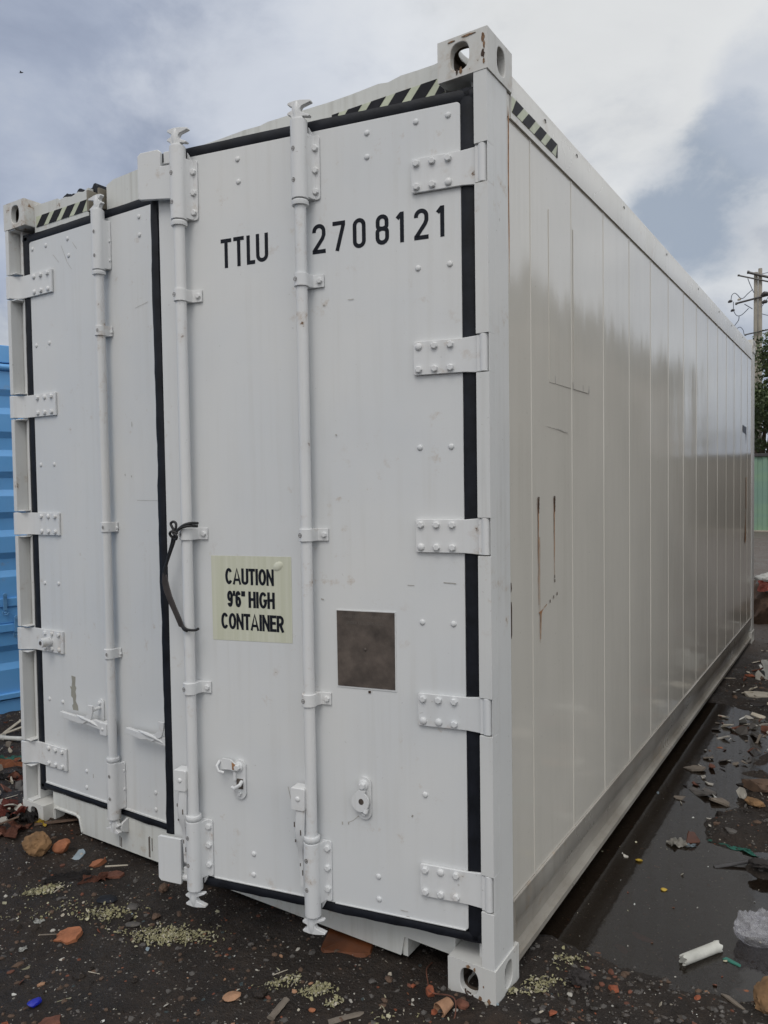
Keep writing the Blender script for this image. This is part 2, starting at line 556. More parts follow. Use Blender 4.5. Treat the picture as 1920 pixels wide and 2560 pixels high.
def ground_h(x, y):
    x = np.asarray(x, float)
    y = np.asarray(y, float)
    h = (fbm(x * 1.3, y * 1.3, 3, 1) - 0.5) * 0.035 + (fbm(x * 7, y * 7, 4, 5) - 0.5) * 0.026 + (fbm(x * 24, y * 24, 3, 8) - 0.5) * 0.014
    h = h + 0.006
    w = np.maximum.reduce([ell(x, y, 0.30, 0.95, 0.75, 0.62), ell(x, y, 0.05, 2.2, 0.36, 1.6), ell(x, y, 0.85, 2.4, 0.55, 0.34),
                           ell(x, y, 1.2, 1.1, 0.9, 0.55), ell(x, y, 0.10, 3.1, 0.36, 0.6)])
    w = w + (fbm(x * 3, y * 3, 3, 11) - 0.5) * 0.5
    h = h - 0.045 * np.clip(w * 4.0 + 0.2, 0, 1)
    # mud bars that break the water
    for cx, cy, r, a in ((0.46, 2.07, 0.10, 0.05), (0.58, 1.33, 0.07, 0.05), (0.45, 1.72, 0.12, 0.022), (0.70, 1.70, 0.14, 0.03), (0.42, 2.45, 0.12, 0.03)):
        h = h + a * np.exp(-((x - cx) ** 2 + (y - cy) ** 2) / (r * r))
    # rubble heaped against the left corner
    h = h + 0.075 * np.exp(-(((x + 2.55) / 0.42) ** 2 + ((y + 0.0) / 0.32) ** 2))
    h = h + 0.05 * np.exp(-(((x + 3.9) / 0.35) ** 2 + ((y - 1.0) / 1.5) ** 2))
    # the ground under the container sits a little low
    u = np.clip(np.minimum.reduce([x + 2.35, -0.10 - x, y - 0.12, 5.9 - y]) * 5, 0, 1)
    h = h - 0.03 * u
    far = np.clip((np.hypot(x, y - 1) - 6) / 20, 0, 1)
    return h * (1 - far) + far * (fbm(x * 0.3, y * 0.3, 3, 21) - 0.5) * 0.12


def axis(lo, hi, step, far):
    core = np.arange(lo, hi + 1e-6, step)
    out_, s, p = [], step, hi
    while p < far:
        s *= 1.13
        p += s
        out_.append(p)
    neg, s, p = [], step, lo
    while p > -far:
        s *= 1.13
        p -= s
        neg.append(p)
    return np.concatenate([np.array(neg[::-1]), core, np.array(out_)])


gx = axis(-4.4, 1.3, 0.017, 900.0)
gy = axis(-1.0, 4.2, 0.017, 900.0)
GX, GY = np.meshgrid(gx, gy, indexing='ij')
GZ = ground_h(GX, GY)
nx, ny = GX.shape
me = bpy.data.meshes.new('ground')
co = np.stack([GX, GY, GZ], -1).reshape(-1, 3).astype(np.float32)
ii = (np.arange(nx - 1)[:, None] * ny + np.arange(ny - 1)[None, :]).ravel()
quads = np.stack([ii, ii + ny, ii + ny + 1, ii + 1], 1).astype(np.int32)
me.vertices.add(len(co))
me.vertices.foreach_set('co', co.ravel())
me.loops.add(quads.size)
me.loops.foreach_set('vertex_index', quads.ravel())
me.polygons.add(len(quads))
me.polygons.foreach_set('loop_start', np.arange(0, quads.size, 4, dtype=np.int32))
me.polygons.foreach_set('loop_total', np.full(len(quads), 4, dtype=np.int32))
me.polygons.foreach_set('use_smooth', np.ones(len(quads), dtype=bool))
me.materials.append(M['mud'])
me.update(calc_edges=True)
me.validate()
ground = structure(bpy.data.objects.new('ground', me))
COL.objects.link(ground)


def gz(x, y):
    return float(ground_h(np.array([x]), np.array([y]))[0])


mb = MB()
mb.add([(-0.75, 0.1, WATER_Z), (2.4, 0.1, WATER_Z), (2.4, 4.4, WATER_Z), (-0.75, 4.4, WATER_Z)], [(0, 1, 2, 3)])
structure(mb.build('puddle_water', 'water', recalc=False, smooth=False))

# ------------------------------------------------------------------ white container: frame
CW, CL, CH = 2.438, 6.058, 2.896
BASE = Vector((-CW / 2, CL / 2, 0.0))
box_root = empty('shipping_container', BASE, 'white refrigerated shipping container with one door ajar, standing on wet muddy ground', 'shipping container')


def part(mbuilder, name, mats, **kw):
    return mbuilder.build(name, mats, parent=box_root, loc=-BASE, **kw)


def oval(w, h, n=28, kind='stadium'):
    """closed outline, same number of points every time"""
    pts = []
    for k in range(n):
        t = 2 * math.pi * k / n
        c, s = math.cos(t), math.sin(t)
        e = 2.6
        pts.append((w / 2 * math.copysign(abs(c) ** (2 / e), c), h / 2 * math.copysign(abs(s) ** (2 / e), s)))
    return pts


def rect_ring(w0, w1, h0, h1, n=28):
    """points on the rectangle at the same angles, with its corners hit exactly"""
    cx, cy = 0.0, 0.0
    pts = []
    corners = [(w1, h1), (w0, h1), (w0, h0), (w1, h0)]
    for k in range(n):
        t = 2 * math.pi * k / n
        c, s = math.cos(t), math.sin(t)
        sx = (w1 if c > 0 else w0) / c if abs(c) > 1e-9 else 1e9
        sy = (h1 if s > 0 else h0) / s if abs(s) > 1e-9 else 1e9
        r = min(sx, sy)
        pts.append([c * r, s * r])
    for q in corners:
        k = min(range(n), key=lambda i: (pts[i][0] - q[0]) ** 2 + (pts[i][1] - q[1]) ** 2)
        pts[k] = list(q)
    return pts


def casting(x_out, y_out, z_out, sx, sy, sz):
    """hollow corner casting: sx, sy, sz point inwards from its outer corner"""
    mb = MB()
    DX, DY, DZ, t = 0.162, 0.178, 0.118, 0.026
    size = (DX, DY, DZ)

    def P(a, b_, c):   # local, 0 at the outer corner growing inwards
        return (x_out + sx * a, y_out + sy * b_, z_out + sz * c)
    for ax in range(3):
        u, v = [(1, 2), (0, 2), (0, 1)][ax]
        U, V = size[u], size[v]

        def Q(d, a, b_):
            q = [0, 0, 0]
            q[ax], q[u], q[v] = d, a, b_
            return P(*q)
        cu, cv = U * 0.55, V * 0.5
        hw, hh = ((0.064, 0.088) if ax == 0 else (0.062, 0.080) if ax == 1 else (0.065, 0.115))
        if ax == 0:
            hw, hh = 0.060, 0.080
        ring = oval(hw, hh)
        n = len(ring)
        outer = rect_ring(-cu, U - cu, -cv, V - cv)
        inner = rect_ring(t - cu, U - t - cu, t - cv, V - t - cv)
        vs = [Q(0, cu + a, cv + b_) for a, b_ in outer] + [Q(0, cu + a, cv + b_) for a, b_ in ring] + \
             [Q(t, cu + a, cv + b_) for a, b_ in ring] + [Q(t, cu + a, cv + b_) for a, b_ in inner]
        fs = []
        for k in range(n):
            j = (k + 1) % n
            for L in range(2):
                fs.append((L * n + k, L * n + j, (L + 1) * n + j, (L + 1) * n + k))
        mb.add(vs, fs)
        mb.add(vs, [(2 * n + k, 2 * n + (k + 1) % n, 3 * n + (k + 1) % n, 3 * n + k) for k in range(n)], 1)
        # the solid wall opposite, outside and inside
        D = size[ax]
        mb.add([Q(D, 0, 0), Q(D, U, 0), Q(D, U, V), Q(D, 0, V)], [(0, 1, 2, 3)])
        mb.add([Q(D - t, t, t), Q(D - t, U - t, t), Q(D - t, U - t, V - t), Q(D - t, t, V - t)], [(0, 1, 2, 3)], 1)
    return mb


def weld(o, d=0.0004):
    bm = bmesh.new()
    bm.from_mesh(o.data)
    bmesh.ops.remove_doubles(bm, verts=bm.verts, dist=d)
    bmesh.ops.dissolve_degenerate(bm, edges=bm.edges, dist=d)
    bmesh.ops.recalc_face_normals(bm, faces=bm.faces)
    bm.to_mesh(o.data)
    bm.free()
    o.data.polygons.foreach_set('use_smooth', [True] * len(o.data.polygons))
    o.data.set_sharp_from_angle(angle=math.radians(38))


for xo, sx in ((0.0, -1), (-CW, 1)):
    for yo, sy in ((0.0, 1), (CL, -1)):
        for zo, sz in ((0.0, 1), (CH, -1)):
            o = part(casting(xo, yo, zo, sx, sy, sz), 'corner_casting', ['cast', 'castin'])
            weld(o)
            o.data.polygons.foreach_set('use_smooth', [False] * len(o.data.polygons))
            bv = o.modifiers.new('edges', 'BEVEL')
            bv.width = 0.005
            bv.segments = 3
            bv.limit_method = 'ANGLE'
            bv.angle_limit = math.radians(50)

HZ = [0.296, 0.836, 1.376, 1.918, 2.466]      # hinge heights
HH = 0.102
Z0, Z1 = 0.118, 2.778
segs, z = [], Z0
for hz in HZ:
    segs.append((z, hz - 0.006))
    z = hz + HH + 0.006
segs.append((z, Z1))

# right rear post beside the open door
mb = MB()
for a, c in segs:
    mb.box(-0.046, -0.0045, 0.0015, 0.046, a, c)
mb.box(-0.075, -0.0045, 0.046, 0.146, Z0, Z1)
for a in HZ:
    mb.box(-0.0060, -0.0045, 0.004, 0.046, a - 0.006, a + HH + 0.006)
    mb.box(-0.044, -0.0062, 0.036, 0.0455, a - 0.0055, a + HH + 0.0055, 1)  # near-black liner paints the slot's shade behind the hinge barrel
part(mb, 'corner_post', ['frame', 'dark'], bevel=0.009, seg=3)
# left post: an open channel
mb = MB()


def lx(u):
    return -CW + u


for a, c in segs:
    mb.box(lx(0.003), lx(0.028), 0.0015, 0.06, a, c)
    mb.box(lx(0.028), lx(0.072), 0.006, 0.06, a, a + 0.006)
    mb.box(lx(0.028), lx(0.072), 0.006, 0.06, c - 0.006, c)
mb.box(lx(0.003), lx(0.06), 0.06, 0.146, Z0, Z1)
mb.box(lx(0.06), lx(0.073), 0.043, 0.146, Z0, Z1)
mb.tube([(lx(0.05), 0.056, Z0), (lx(0.05), 0.056, Z1)], 0.007, 8)
part(mb, 'corner_post', 'frame', bevel=0.003)
for xo, s in ((0, -1), (-CW, 1)):
    mb = MB()
    mb.box(*sorted((xo + s * 0.0045, xo + s * 0.10)), CL - 0.15, CL - 0.003, Z0, Z1)
    part(mb, 'corner_post', 'frame', bevel=0.012, seg=3)


def xz(a, b_, c):
    return (a, c, b_)


# door header with its torn top edge, a keeper pocket and painted hazard bands
rj = random.Random(3)
top_l = [(-0.162 - CW + 2 * CW - CW, 0)]  # placeholder overwritten below
mb = MB()
XL, XR = -CW + 0.1625, -0.1625
left_top = [(XL, 2.874), (-2.10, 2.871), (-2.085, 2.862), (-2.05, 2.866), (-2.00, 2.858), (-1.955, 2.868), (-1.92, 2.860), (-1.885, 2.871)]
mb.prism([(XL, 2.752)] + left_top + [(-1.885, 2.752)], 0.05, 0.11, xz)
right_top = [(-1.765, 2.853)]
x = -1.72
while x < XR - 0.03:
    right_top.append((x, 2.872 + rj.uniform(-0.004, 0.004) + 0.004 * math.sin(x * 4)))
    x += rj.uniform(0.03, 0.11)
right_top.append((XR, 2.874))
mb.prism([(-1.765, 2.752)] + right_top + [(XR, 2.752)], 0.05, 0.11, xz)
mb.box(-1.885, -1.765, 0.088, 0.11, 2.752, 2.85, 1)
# keeper lugs in the pocket
mb.box(-1.868, -1.856, 0.028, 0.087, 2.76, 2.848, 1)
mb.box(-1.795, -1.783, 0.028, 0.087, 2.76, 2.842, 1)
mb.box(-1.852, -1.80, 0.045, 0.087, 2.757, 2.768, 1)
# hazard bands, laid 1.5 mm proud
for lo, hi, flip in ((-2.262, -1.895, 0), (-0.590, XR - 0.002, 1)):
    zb, zt, yb, yk = 2.7745, 2.8225, 0.0485, 0.0475
    mb.box(lo, hi, yb, 0.0499, zb, zt, 3)
    P_, W_ = 0.0925, 0.056
    k0 = -2
    base = lo if not flip else lo + 0.02
    for k in range(k0, 9):
        xa = base + k * P_
        poly = [(xa, zb), (xa + W_, zb), (xa + W_ + 0.046, zt), (xa + 0.046, zt)]
        q = []
        for px_, pz_ in poly:
            q.append((min(max(px_, lo), hi), pz_))
        if q[1][0] - q[0][0] + q[2][0] - q[3][0] < 0.01:
            continue
        mb.prism(q, yk, 0.0484, xz, 2)
part(mb, 'door_header', ['header', 'grimy', 'hazblack', 'hazpale'])
# torn black membrane along the roof edge
mb = MB()
pts = []
for k in range(24):
    x = -2.10 + k * 0.0095 * 1.15
    pts.append((x, 2.874 + 0.016 * rj.random() + 0.006 * math.sin(k * 0.7)))
mb.prism([(-2.10, 2.848)] + pts + [(pts[-1][0], 2.846)], 0.075, 0.13, xz)
part(mb, 'roof_membrane', 'rubber', smooth=False)

# sill with two fork pockets
mb = MB()
sill = [(XL, 0.172), (XR, 0.172), (XR, 0.086), (-0.352, 0.088), (-0.366, 0.022), (-2.070, 0.022), (-2.085, 0.082), (-2.10, 0.090), (-2.262, 0.090), (-2.262, 0.030), (XL, 0.030)]
mb.prism(sill[::-1], 0.052, 0.10, xz)
mb.tube([(-2.268, 0.054, 0.04), (-2.268, 0.054, 0.088), (-2.255, 0.054, 0.098), (-2.10, 0.054, 0.098), (-2.078, 0.054, 0.088), (-2.062, 0.054, 0.03)], 0.008, 8)
mb.box(-0.362, -0.343, 0.060, 0.30, 0.02, 0.0865)
# rub marks
for xx, z_a, z_b in ((-1.80, 0.03, 0.075), (-1.79, 0.028, 0.07), (-1.612, 0.03, 0.115), (-1.606, 0.03, 0.12), (-1.592, 0.06, 0.115)):
    mb.box(xx, xx + 0.004, 0.0512, 0.0519, z_a, z_b, 1)
part(mb, 'door_sill', ['header', 'rustdark'])
# keepers low on the sill behind the left door's cams
for xx in (-1.818, -1.748):
    mb = MB()
    mb.prism([(0.0515, 0.106), (0.0515, 0.170), (0.022, 0.158), (0.012, 0.140), (0.020, 0.120)], xx, xx + 0.012, lambda a, b_, c: (c, a, b_))
    part(mb, 'cam_keeper', 'hard', bevel=0.002)

# box shell: floor, roof, front wall, left side, lining of the doorway
mb = MB()
mb.box(-CW + 0.08, -0.08, 0.105, CL - 0.1, 0.10, 0.17)
part(mb, 'floor', 'dark')
mb = MB()
mb.box(-CW + 0.075, -0.075, 0.112, CL - 0.02, 2.79, 2.838)
part(mb, 'roof', 'rail')
mb = MB()
mb.box(-CW + 0.10, -0.10, CL - 0.09, CL - 0.03, 0.17, 2.79)
part(mb, 'front_wall', 'side')
mb = MB()
mb.box(-CW + 0.012, -CW + 0.07, 0.147, CL - 0.151, 0.26, 2.71)
part(mb, 'side_panel', 'side')
for s, x0 in ((-1, 0.0), (1, -CW)):
    mb = MB()
    prof = [(0.005, 2.706), (0.0045, 2.835), (0.012, 2.846), (0.072, 2.838), (0.072, 2.706)]
    mb.prism(prof, 0.179, CL - 0.179, lambda a, b_, c, s=s, x0=x0: (x0 + s * a, c, b_), 0)
    mb.box(*sorted((x0 + s * 0.0085, x0 + s * 0.05)), 0.147, 0.1788, 2.706, 2.776)
    if s == -1:
        # hazard band painted on the rail
        zb, zt = 2.7275, 2.7745
        mb.box(-0.0049, -0.0036, 0.185, 0.588, zb, zt, 2)
        xa = 0.115
        for k in range(6):
            ya = xa + k * 0.1025
            q = [(ya, zt), (ya + 0.058, zt), (ya + 0.058 + 0.0, zb), (ya, zb)]
            q = [(ya, zt), (ya + 0.060, zt), (ya + 0.004, zb), (ya - 0.056, zb)]
            q = [(min(max(a, 0.185), 0.588), b_) for a, b_ in q]
            if abs(q[1][0] - q[0][0]) + abs(q[2][0] - q[3][0]) < 0.01:
                continue
            mb.prism(q, -0.0035, -0.0028, lambda a, b_, c: (c, a, b_), 1)
        # lashing nubs
        for yy in (0.47, 0.80, 1.45, 2.3, 3.2, 4.0, 4.6, 5.2):
            ribbon_ = [(yy + 0.009 * math.cos(t_), 2.806 + 0.011 * math.sin(t_)) for t_ in (0.2, 0.7, 1.2, 1.7, 2.2, 2.7)]
            mb.prism(ribbon_ + [(a_ - 0.002, b_ - 0.003) for a_, b_ in ribbon_[::-1]], -0.0052, -0.0030, lambda a, b_, c: (c, a, b_), 3)
    part(mb, 'top_rail', ['rail', 'hazblack', 'hazpale', 'darksteel'])
    mb = MB()
    prof = [(0.010, 0.255), (0.0095, 0.178), (0.018, 0.165), (0.030, 0.125), (0.032, 0.080), (0.022, 0.066), (0.006, 0.064), (0.006, 0.044), (0.09, 0.044), (0.09, 0.255)]
    mb.prism(prof, 0.180, CL - 0.180, lambda a, b_, c, s=s, x0=x0: (x0 + s * a, c, b_), 0)
    mb.tube([(x0 + s * 0.009, 0.150, 0.2575), (x0 + s * 0.009, CL - 0.155, 0.2575)], 0.0045, 8)
    mb.box(*sorted((x0 + s * 0.0112, x0 + s * 0.07)), 0.1465, 0.1795, 0.120, 0.2545)
    part(mb, 'bottom_rail', ['rail_low'])

# right side skin: strips between raised seams, each slightly dished
mb = MB()
seams = [0.147] + [0.350 + 0.4045 * k for k in range(14)]
seams = [q for q in seams if q < CL - 0.16] + [CL - 0.151]
rs = np.random.RandomState(4)
XF = -0.0125
for a, c in zip(seams[:-1], seams[1:]):
    na, nb = 9, 26
    dish = rs.uniform(0.0004, 0.0016)
    ph, fq = rs.uniform(0, 6.28), rs.uniform(1.2, 3.2)
    vs, fs = [], []
    for i in range(na):
        for j in range(nb):
            y = a + (c - a) * i / (na - 1)
            zz = 0.258 + (2.706 - 0.258) * j / (nb - 1)
            t = math.sin(math.pi * i / (na - 1))
            e = math.sin(math.pi * j / (nb - 1)) ** 0.5
            vs.append((XF + t * e * dish * math.sin(ph + fq * zz), y, zz))
    for i in range(na - 1):
        for j in range(nb - 1):
            fs.append((i * nb + j, (i + 1) * nb + j, (i + 1) * nb + j + 1, i * nb + j + 1))
    mb.add(vs, fs)
for y in seams[1:-1]:
    prof = [(y - 0.0045, XF - 0.001), (y - 0.003, XF + 0.0020), (y + 0.003, XF + 0.0020), (y + 0.0045, XF - 0.001)]
    mb.prism(prof, 0.260, 2.7055, lambda a, b_, c: (b_, a, c))
mb.box(-0.07, -0.016, 0.147, CL - 0.151, 0.258, 2.706)
# bead of sealant, and rust that has run down from it, at the post
mb.tube([(-0.009, 0.149, 0.27), (-0.009, 0.149, 2.75)], 0.004, 6)


def streakpoly(y, zt, zb, w, seed):
    r_ = random.Random(seed)
    n = 12
    L_, R2 = [], []
    for k in range(n + 1):
        zz = zt + (zb - zt) * k / n
        ww = w * (1 - 0.75 * (k / n)) * r_.uniform(0.7, 1.2)
        off = r_.uniform(-0.0015, 0.0015)
        L_.append((y + off - ww / 2, zz))
        R2.append((y + off + ww / 2, zz))
    return L_ + R2[::-1]


def sideflat(poly, mi, d=0.0):
    mb.prism(poly, XF + 0.0030 + d, XF + 0.0034 + d, lambda a, b_, c: (c, a, b_), mi)


sideflat(streakpoly(0.397, 1.532, 1.17, 0.008, 1), 1)
sideflat(streakpoly(0.404, 1.40, 1.04, 0.004, 5), 1, 0.001)
sideflat(streakpoly(0.551, 1.530, 1.25, 0.008, 2), 1)
sideflat(streakpoly(0.397, 1.537, 1.48, 0.014, 3), 2, 0.002)
sideflat(streakpoly(0.551, 1.537, 1.48, 0.014, 4), 2, 0.002)
sideflat([(0.395, 1.144), (0.44, 1.150), (0.47, 1.163), (0.47, 1.159), (0.43, 1.146), (0.42, 1.136), (0.413, 1.05), (0.410, 1.05), (0.412, 1.136)], 1)
for yy, zz in ((0.505, 1.168), (0.54, 1.178), (0.575, 1.185), (0.552, 1.25), (0.553, 1.235)):
    sideflat([(yy - 0.003, zz - 0.006), (yy + 0.003, zz - 0.005), (yy + 0.002, zz + 0.006), (yy - 0.003, zz + 0.005)], 2)
for yy in (0.57, 0.765, 0.88, 0.945, 0.955):
    sideflat([(yy - 0.003, 1.935), (yy + 0.003, 1.937), (yy + 0.003, 1.965), (yy - 0.003, 1.962)], 3)
sideflat([(0.46, 1.78), (0.62, 1.776), (0.70, 1.768), (0.70, 1.765), (0.60, 1.773)], 3)
sideflat([(0.156, 2.735), (0.164, 2.70), (0.160, 2.50), (0.162, 2.36), (0.157, 2.20), (0.154, 2.34), (0.152, 2.55)], 1, 0.004)
sideflat([(5.50, 1.60), (5.535, 1.60), (5.535, 1.32), (5.52, 1.31), (5.50, 1.33)], 1)
sideflat([(5.44, 1.02), (5.46, 1.0), (5.52, 1.03), (5.51, 1.20), (5.50, 1.33), (5.485, 1.2)], 1)
# a pasted-over patch, a hair proud
mb.box(-0.012, XF + 0.0026, 0.513, 0.740, 1.935, 2.53)
mb.box(-0.012, XF + 0.0026, 0.770, 0.953, 1.935, 2.53)
sideflat([(5.3, 2.06), (5.52, 2.05), (5.52, 1.98), (5.5, 1.90), (5.49, 1.99), (5.3, 2.0)], 4)
part(mb, 'side_panel', ['side', 'rust', 'rustdark', 'scuff', 'cable'], recalc=False)

# black scars on the post's rear edge
mb = MB()
for z_a, z_b in ((1.245, 1.275), (1.10, 1.215)):
    mb.prism([(0.1475, z_a), (0.153, z_a + 0.01), (0.154, z_b - 0.02), (0.150, z_b), (0.1470, z_b)], -0.0046, -0.0035, lambda a, b_, c: (c, a, b_))
part(mb, 'paint_scar', 'rustdark')

# rust bleeding on the near castings
def blotch(cx, cz, w, h, seed):
    r_ = random.Random(seed)
    return [(cx + w * .5 * math.cos(t) * r_.uniform(.55, 1.1), cz + h * .5 * math.sin(t) * r_.uniform(.55, 1.1)) for t in [6.283 * k / 14 for k in range(14)]]


mb = MB()
for k, (cx, cz, w, h) in enumerate(((-0.013, 2.868, .012, .03), (-0.010, 2.845, .008, .026), (-0.014, 2.822, .012, .03), (-0.011, 2.800, .007, .02), (-0.085, 2.795, .012, .022), (-0.098, 2.792, .008, .02), (-0.060, 2.888, .05, .006), (-0.115, 2.885, .03, .006))):
    mb.prism(blotch(cx, cz, w, h, k), -0.0004, -0.0011 - 0.0001 * k, xz, k % 3 == 2)
part(mb, 'rust_patch', ['castrust', 'rustdark'], smooth=False)['kind'] = 'stuff'
mb = MB()
for k, (cx, cz, w, h) in enumerate(((-0.092, 0.1055, .016, .012), (-0.070, 0.103, .008, .016), (-0.083, 0.014, .02, .012), (-0.052, 0.020, .012, .02), (-0.022, 0.020, .012, .018), (-0.012, 0.010, .014, .010), (-0.040, 0.060, .004, .008))):
    mb.prism(blotch(cx, cz, w, h, k + 20), -0.0004, -0.0011 - 0.0001 * k, xz, k % 3 == 2)
part(mb, 'rust_patch', ['castrust', 'rustdark'], smooth=False)['kind'] = 'stuff'

# ------------------------------------------------------------------ lettering by strokes
def arc(cx, cy, rx, ry, a0, a1, n=9):
    return [(cx + rx * math.cos(math.radians(a0 + (a1 - a0) * k / n)), cy + ry * math.sin(math.radians(a0 + (a1 - a0) * k / n))) for k in range(n + 1)]


def glyph(ch, w, t):
    l, r, c, b_, T = t / 2, w - t / 2, w / 2, t / 2, 1 - t / 2
    R = min((r - l) / 2, 0.3)
    rx = (r - l) / 2
    if ch in '0O':
        ry = rx if ch == '0' else (T - b_) / 2
        p = arc(c, T - ry, rx, ry, 0, 180, 12) + arc(c, b_ + ry, rx, ry, 180, 360, 12)
        return [p + [p[0], p[1]]]
    if ch == '1':
        return [[(r, 0), (r, 1)], [(r - 0.02, 0.94), (0, 0.79)]]
    if ch == '2':
        return [[(l, T - rx - 0.03)] + arc(c, T - rx, rx, rx, 180, 0, 12) + [(r, 0.62), (r - 0.05, 0.5), (l, b_ + 0.03), (l, b_), (w, b_)]]
    if ch == '7':
        return [[(0, T), (r, T), (r, T - 0.06), (w * 0.34, 0)]]
    if ch == '8':
        k = 0.53
        a = arc(c, T - rx * .9, rx * .92, rx * .9, 0, 180, 10) + arc(c, k + rx * .55, rx * .92, rx * .55, 180, 360, 10)
        d = arc(c, k - rx * .6, rx, rx * .6, 0, 180, 10) + arc(c, b_ + rx, rx, rx, 180, 360, 10)
        return [a + a[:2], d + d[:2]]
    if ch == 'T':
        return [[(0, T), (w, T)], [(c, 0), (c, T)]]
    if ch == 'L':
        return [[(l, 1), (l, b_), (w, b_)]]
    if ch == 'U':
        return [[(l, 1), (l, b_ + rx)] + arc(c, b_ + rx, rx, rx, 180, 360, 10) + [(r, 1)]]
    if ch == 'C':
        ry = (T - b_) / 2
        return [arc(c, 0.5, rx, ry, 38, 322, 22)]
    if ch == 'G':
        ry = (T - b_) / 2
        return [arc(c, 0.5, rx, ry, 38, 330, 22) + [(r, 0.47), (c + 0.02, 0.47)]]
    if ch == 'A':
        return [[(t * .42, 0), (c, 1 - t * .2), (w - t * .42, 0)], [(w * .24, 0.29), (w * .76, 0.29)]]
    if ch == 'V':
        return [[(t * .42, 1), (c, t * .2), (w - t * .42, 1)]]
    if ch == 'I':
        return [[(c, 0), (c, 1)]]
    if ch == 'N':
        return [[(l, 0), (l, 1)], [(l, 1 - t * .4), (r, t * .4)], [(r, 0), (r, 1)]]
    if ch == 'M':
        return [[(l, 0), (l, 1)], [(l, 0.95), (c, 0.25), (r, 0.95)], [(r, 0), (r, 1)]]
    if ch == 'H':
        return [[(l, 0), (l, 1)], [(r, 0), (r, 1)], [(l, 0.52), (r, 0.52)]]
    if ch == 'E':
        return [[(w, T), (l, T), (l, b_), (w, b_)], [(l, 0.52), (w * .92, 0.52)]]
    if ch == 'F':
        return [[(w, T), (l, T), (l, 0)], [(l, 0.52), (w * .88, 0.52)]]
    if ch in 'PRDB':
        ry = (T - 0.46) / 2 if ch != 'D' else (T - b_) / 2
        cy = T - ry
        bowl = [(l, T), (r - ry * .8, T)] + arc(r - min(ry, rx) * 1.0, cy, min(ry, rx) * 1.0, ry, 90, -90, 10) + [(l, cy - ry)]
        out = [[(l, 0), (l, 1)], bowl]
        if ch == 'R':
            out.append([(c, 0.46), (w - t * .35, 0)])
        return out
    if ch == 'S':
        q = (T - b_) / 4
        return [arc(c, T - q, rx, q, 30, 270, 12) + arc(c, b_ + q, rx, q, 90, -150, 12)]
    if ch == '9':
        ry = 0.24
        p = arc(c, T - ry, rx, ry, 0, 360, 20)
        return [p + [p[1]], [(r, T - ry), (r, 0.42)] + arc(c, 0.40, rx, 0.40 - b_, 0, -150, 12)]
    if ch == '6':
        ry = 0.24
        p = arc(c, b_ + ry, rx, ry, 180, 540, 20)
        return [p + [p[1]], [(l, b_ + ry), (l, 0.58)] + arc(c, 0.60, rx, 0.40 - b_, 180, 30, 12)]
    if ch == "'":
        return [[(c, 1), (c, 0.68)]]
    if ch == '"':
        return [[(l, 1), (l, 0.68)], [(r, 1), (r, 0.68)]]
    return []


def ribbon(mb, line, t, fn, mi):
    """flat mitred stroke of width t"""
    P_ = []
    for p in line:
        if not P_ or math.hypot(p[0] - P_[-1][0], p[1] - P_[-1][1]) > 1e-6:
            P_.append(p)
    n = len(P_)
    L_, R2 = [], []
    for i in range(n):
        d0 = (P_[i][0] - P_[i - 1][0], P_[i][1] - P_[i - 1][1]) if i else (P_[1][0] - P_[0][0], P_[1][1] - P_[0][1])
        d1 = (P_[i + 1][0] - P_[i][0], P_[i + 1][1] - P_[i][1]) if i < n - 1 else d0
        l0, l1 = math.hypot(*d0), math.hypot(*d1)
        n0, n1 = (-d0[1] / l0, d0[0] / l0), (-d1[1] / l1, d1[0] / l1)
        mx, my = n0[0] + n1[0], n0[1] + n1[1]
        q = mx * mx + my * my
        k = min(2.0 / q, 2.2) if q > 1e-6 else 1
        ox, oy = mx * k * t / 2, my * k * t / 2
        L_.append((P_[i][0] + ox, P_[i][1] + oy))
        R2.append((P_[i][0] - ox, P_[i][1] - oy))
    vs = [fn(*p) for p in L_] + [fn(*p) for p in R2]
    mb.add(vs, [(i, i + 1, n + i + 1, n + i) for i in range(n - 1)], mi)


def write(mb, ch, s_left, width, z, h, t, sgn, off, mi=0):
    """one character on a door face; width and stroke t in metres"""
    w = width / h
    for k, line in enumerate(glyph(ch, w, t / h)):
        o = off + k * 0.00012
        ribbon(mb, line, t / h, lambda a, b_, o=o: (sgn * s_left + a * h, -o, z + b_ * h), mi)


# ------------------------------------------------------------------ doors
TH = 0.1947
PZ0, PZ1 = 0.208, 2.716


class Door:
    def __init__(self, sgn, loc, rot):
        self.s = sgn
        self.loc = Vector(loc)
        self.rot = rot

    def T(self, a, off, z):
        return (self.s * a, -off, z)

    def so(self, a, b_, c):        # outline (s, z) pushed out by off
        return (self.s * a, -c, b_)


def hexbolt(mb, D, s, z, off, r=0.0105, h=0.009, mi=0, n=6):
    a0 = rnd.uniform(0, 1)
    ring = [(s + r * math.cos(a0 + 2 * math.pi * k / n), z + r * math.sin(a0 + 2 * math.pi * k / n)) for k in range(n)]
    top = [(s + r * .86 * math.cos(a0 + 2 * math.pi * k / n), z + r * .86 * math.sin(a0 + 2 * math.pi * k / n)) for k in range(n)]
    vs = [D.so(a, b_, off) for a, b_ in ring] + [D.so(a, b_, off + h * .75) for a, b_ in ring] + [D.so(a, b_, off + h) for a, b_ in top]
    fs = [(i, (i + 1) % n, n + (i + 1) % n, n + i) for i in range(n)] + [(n + i, n + (i + 1) % n, 2 * n + (i + 1) % n, 2 * n + i) for i in range(n)]
    fs.append(tuple(range(2 * n, 3 * n)))
    mb.add(vs, fs, mi)


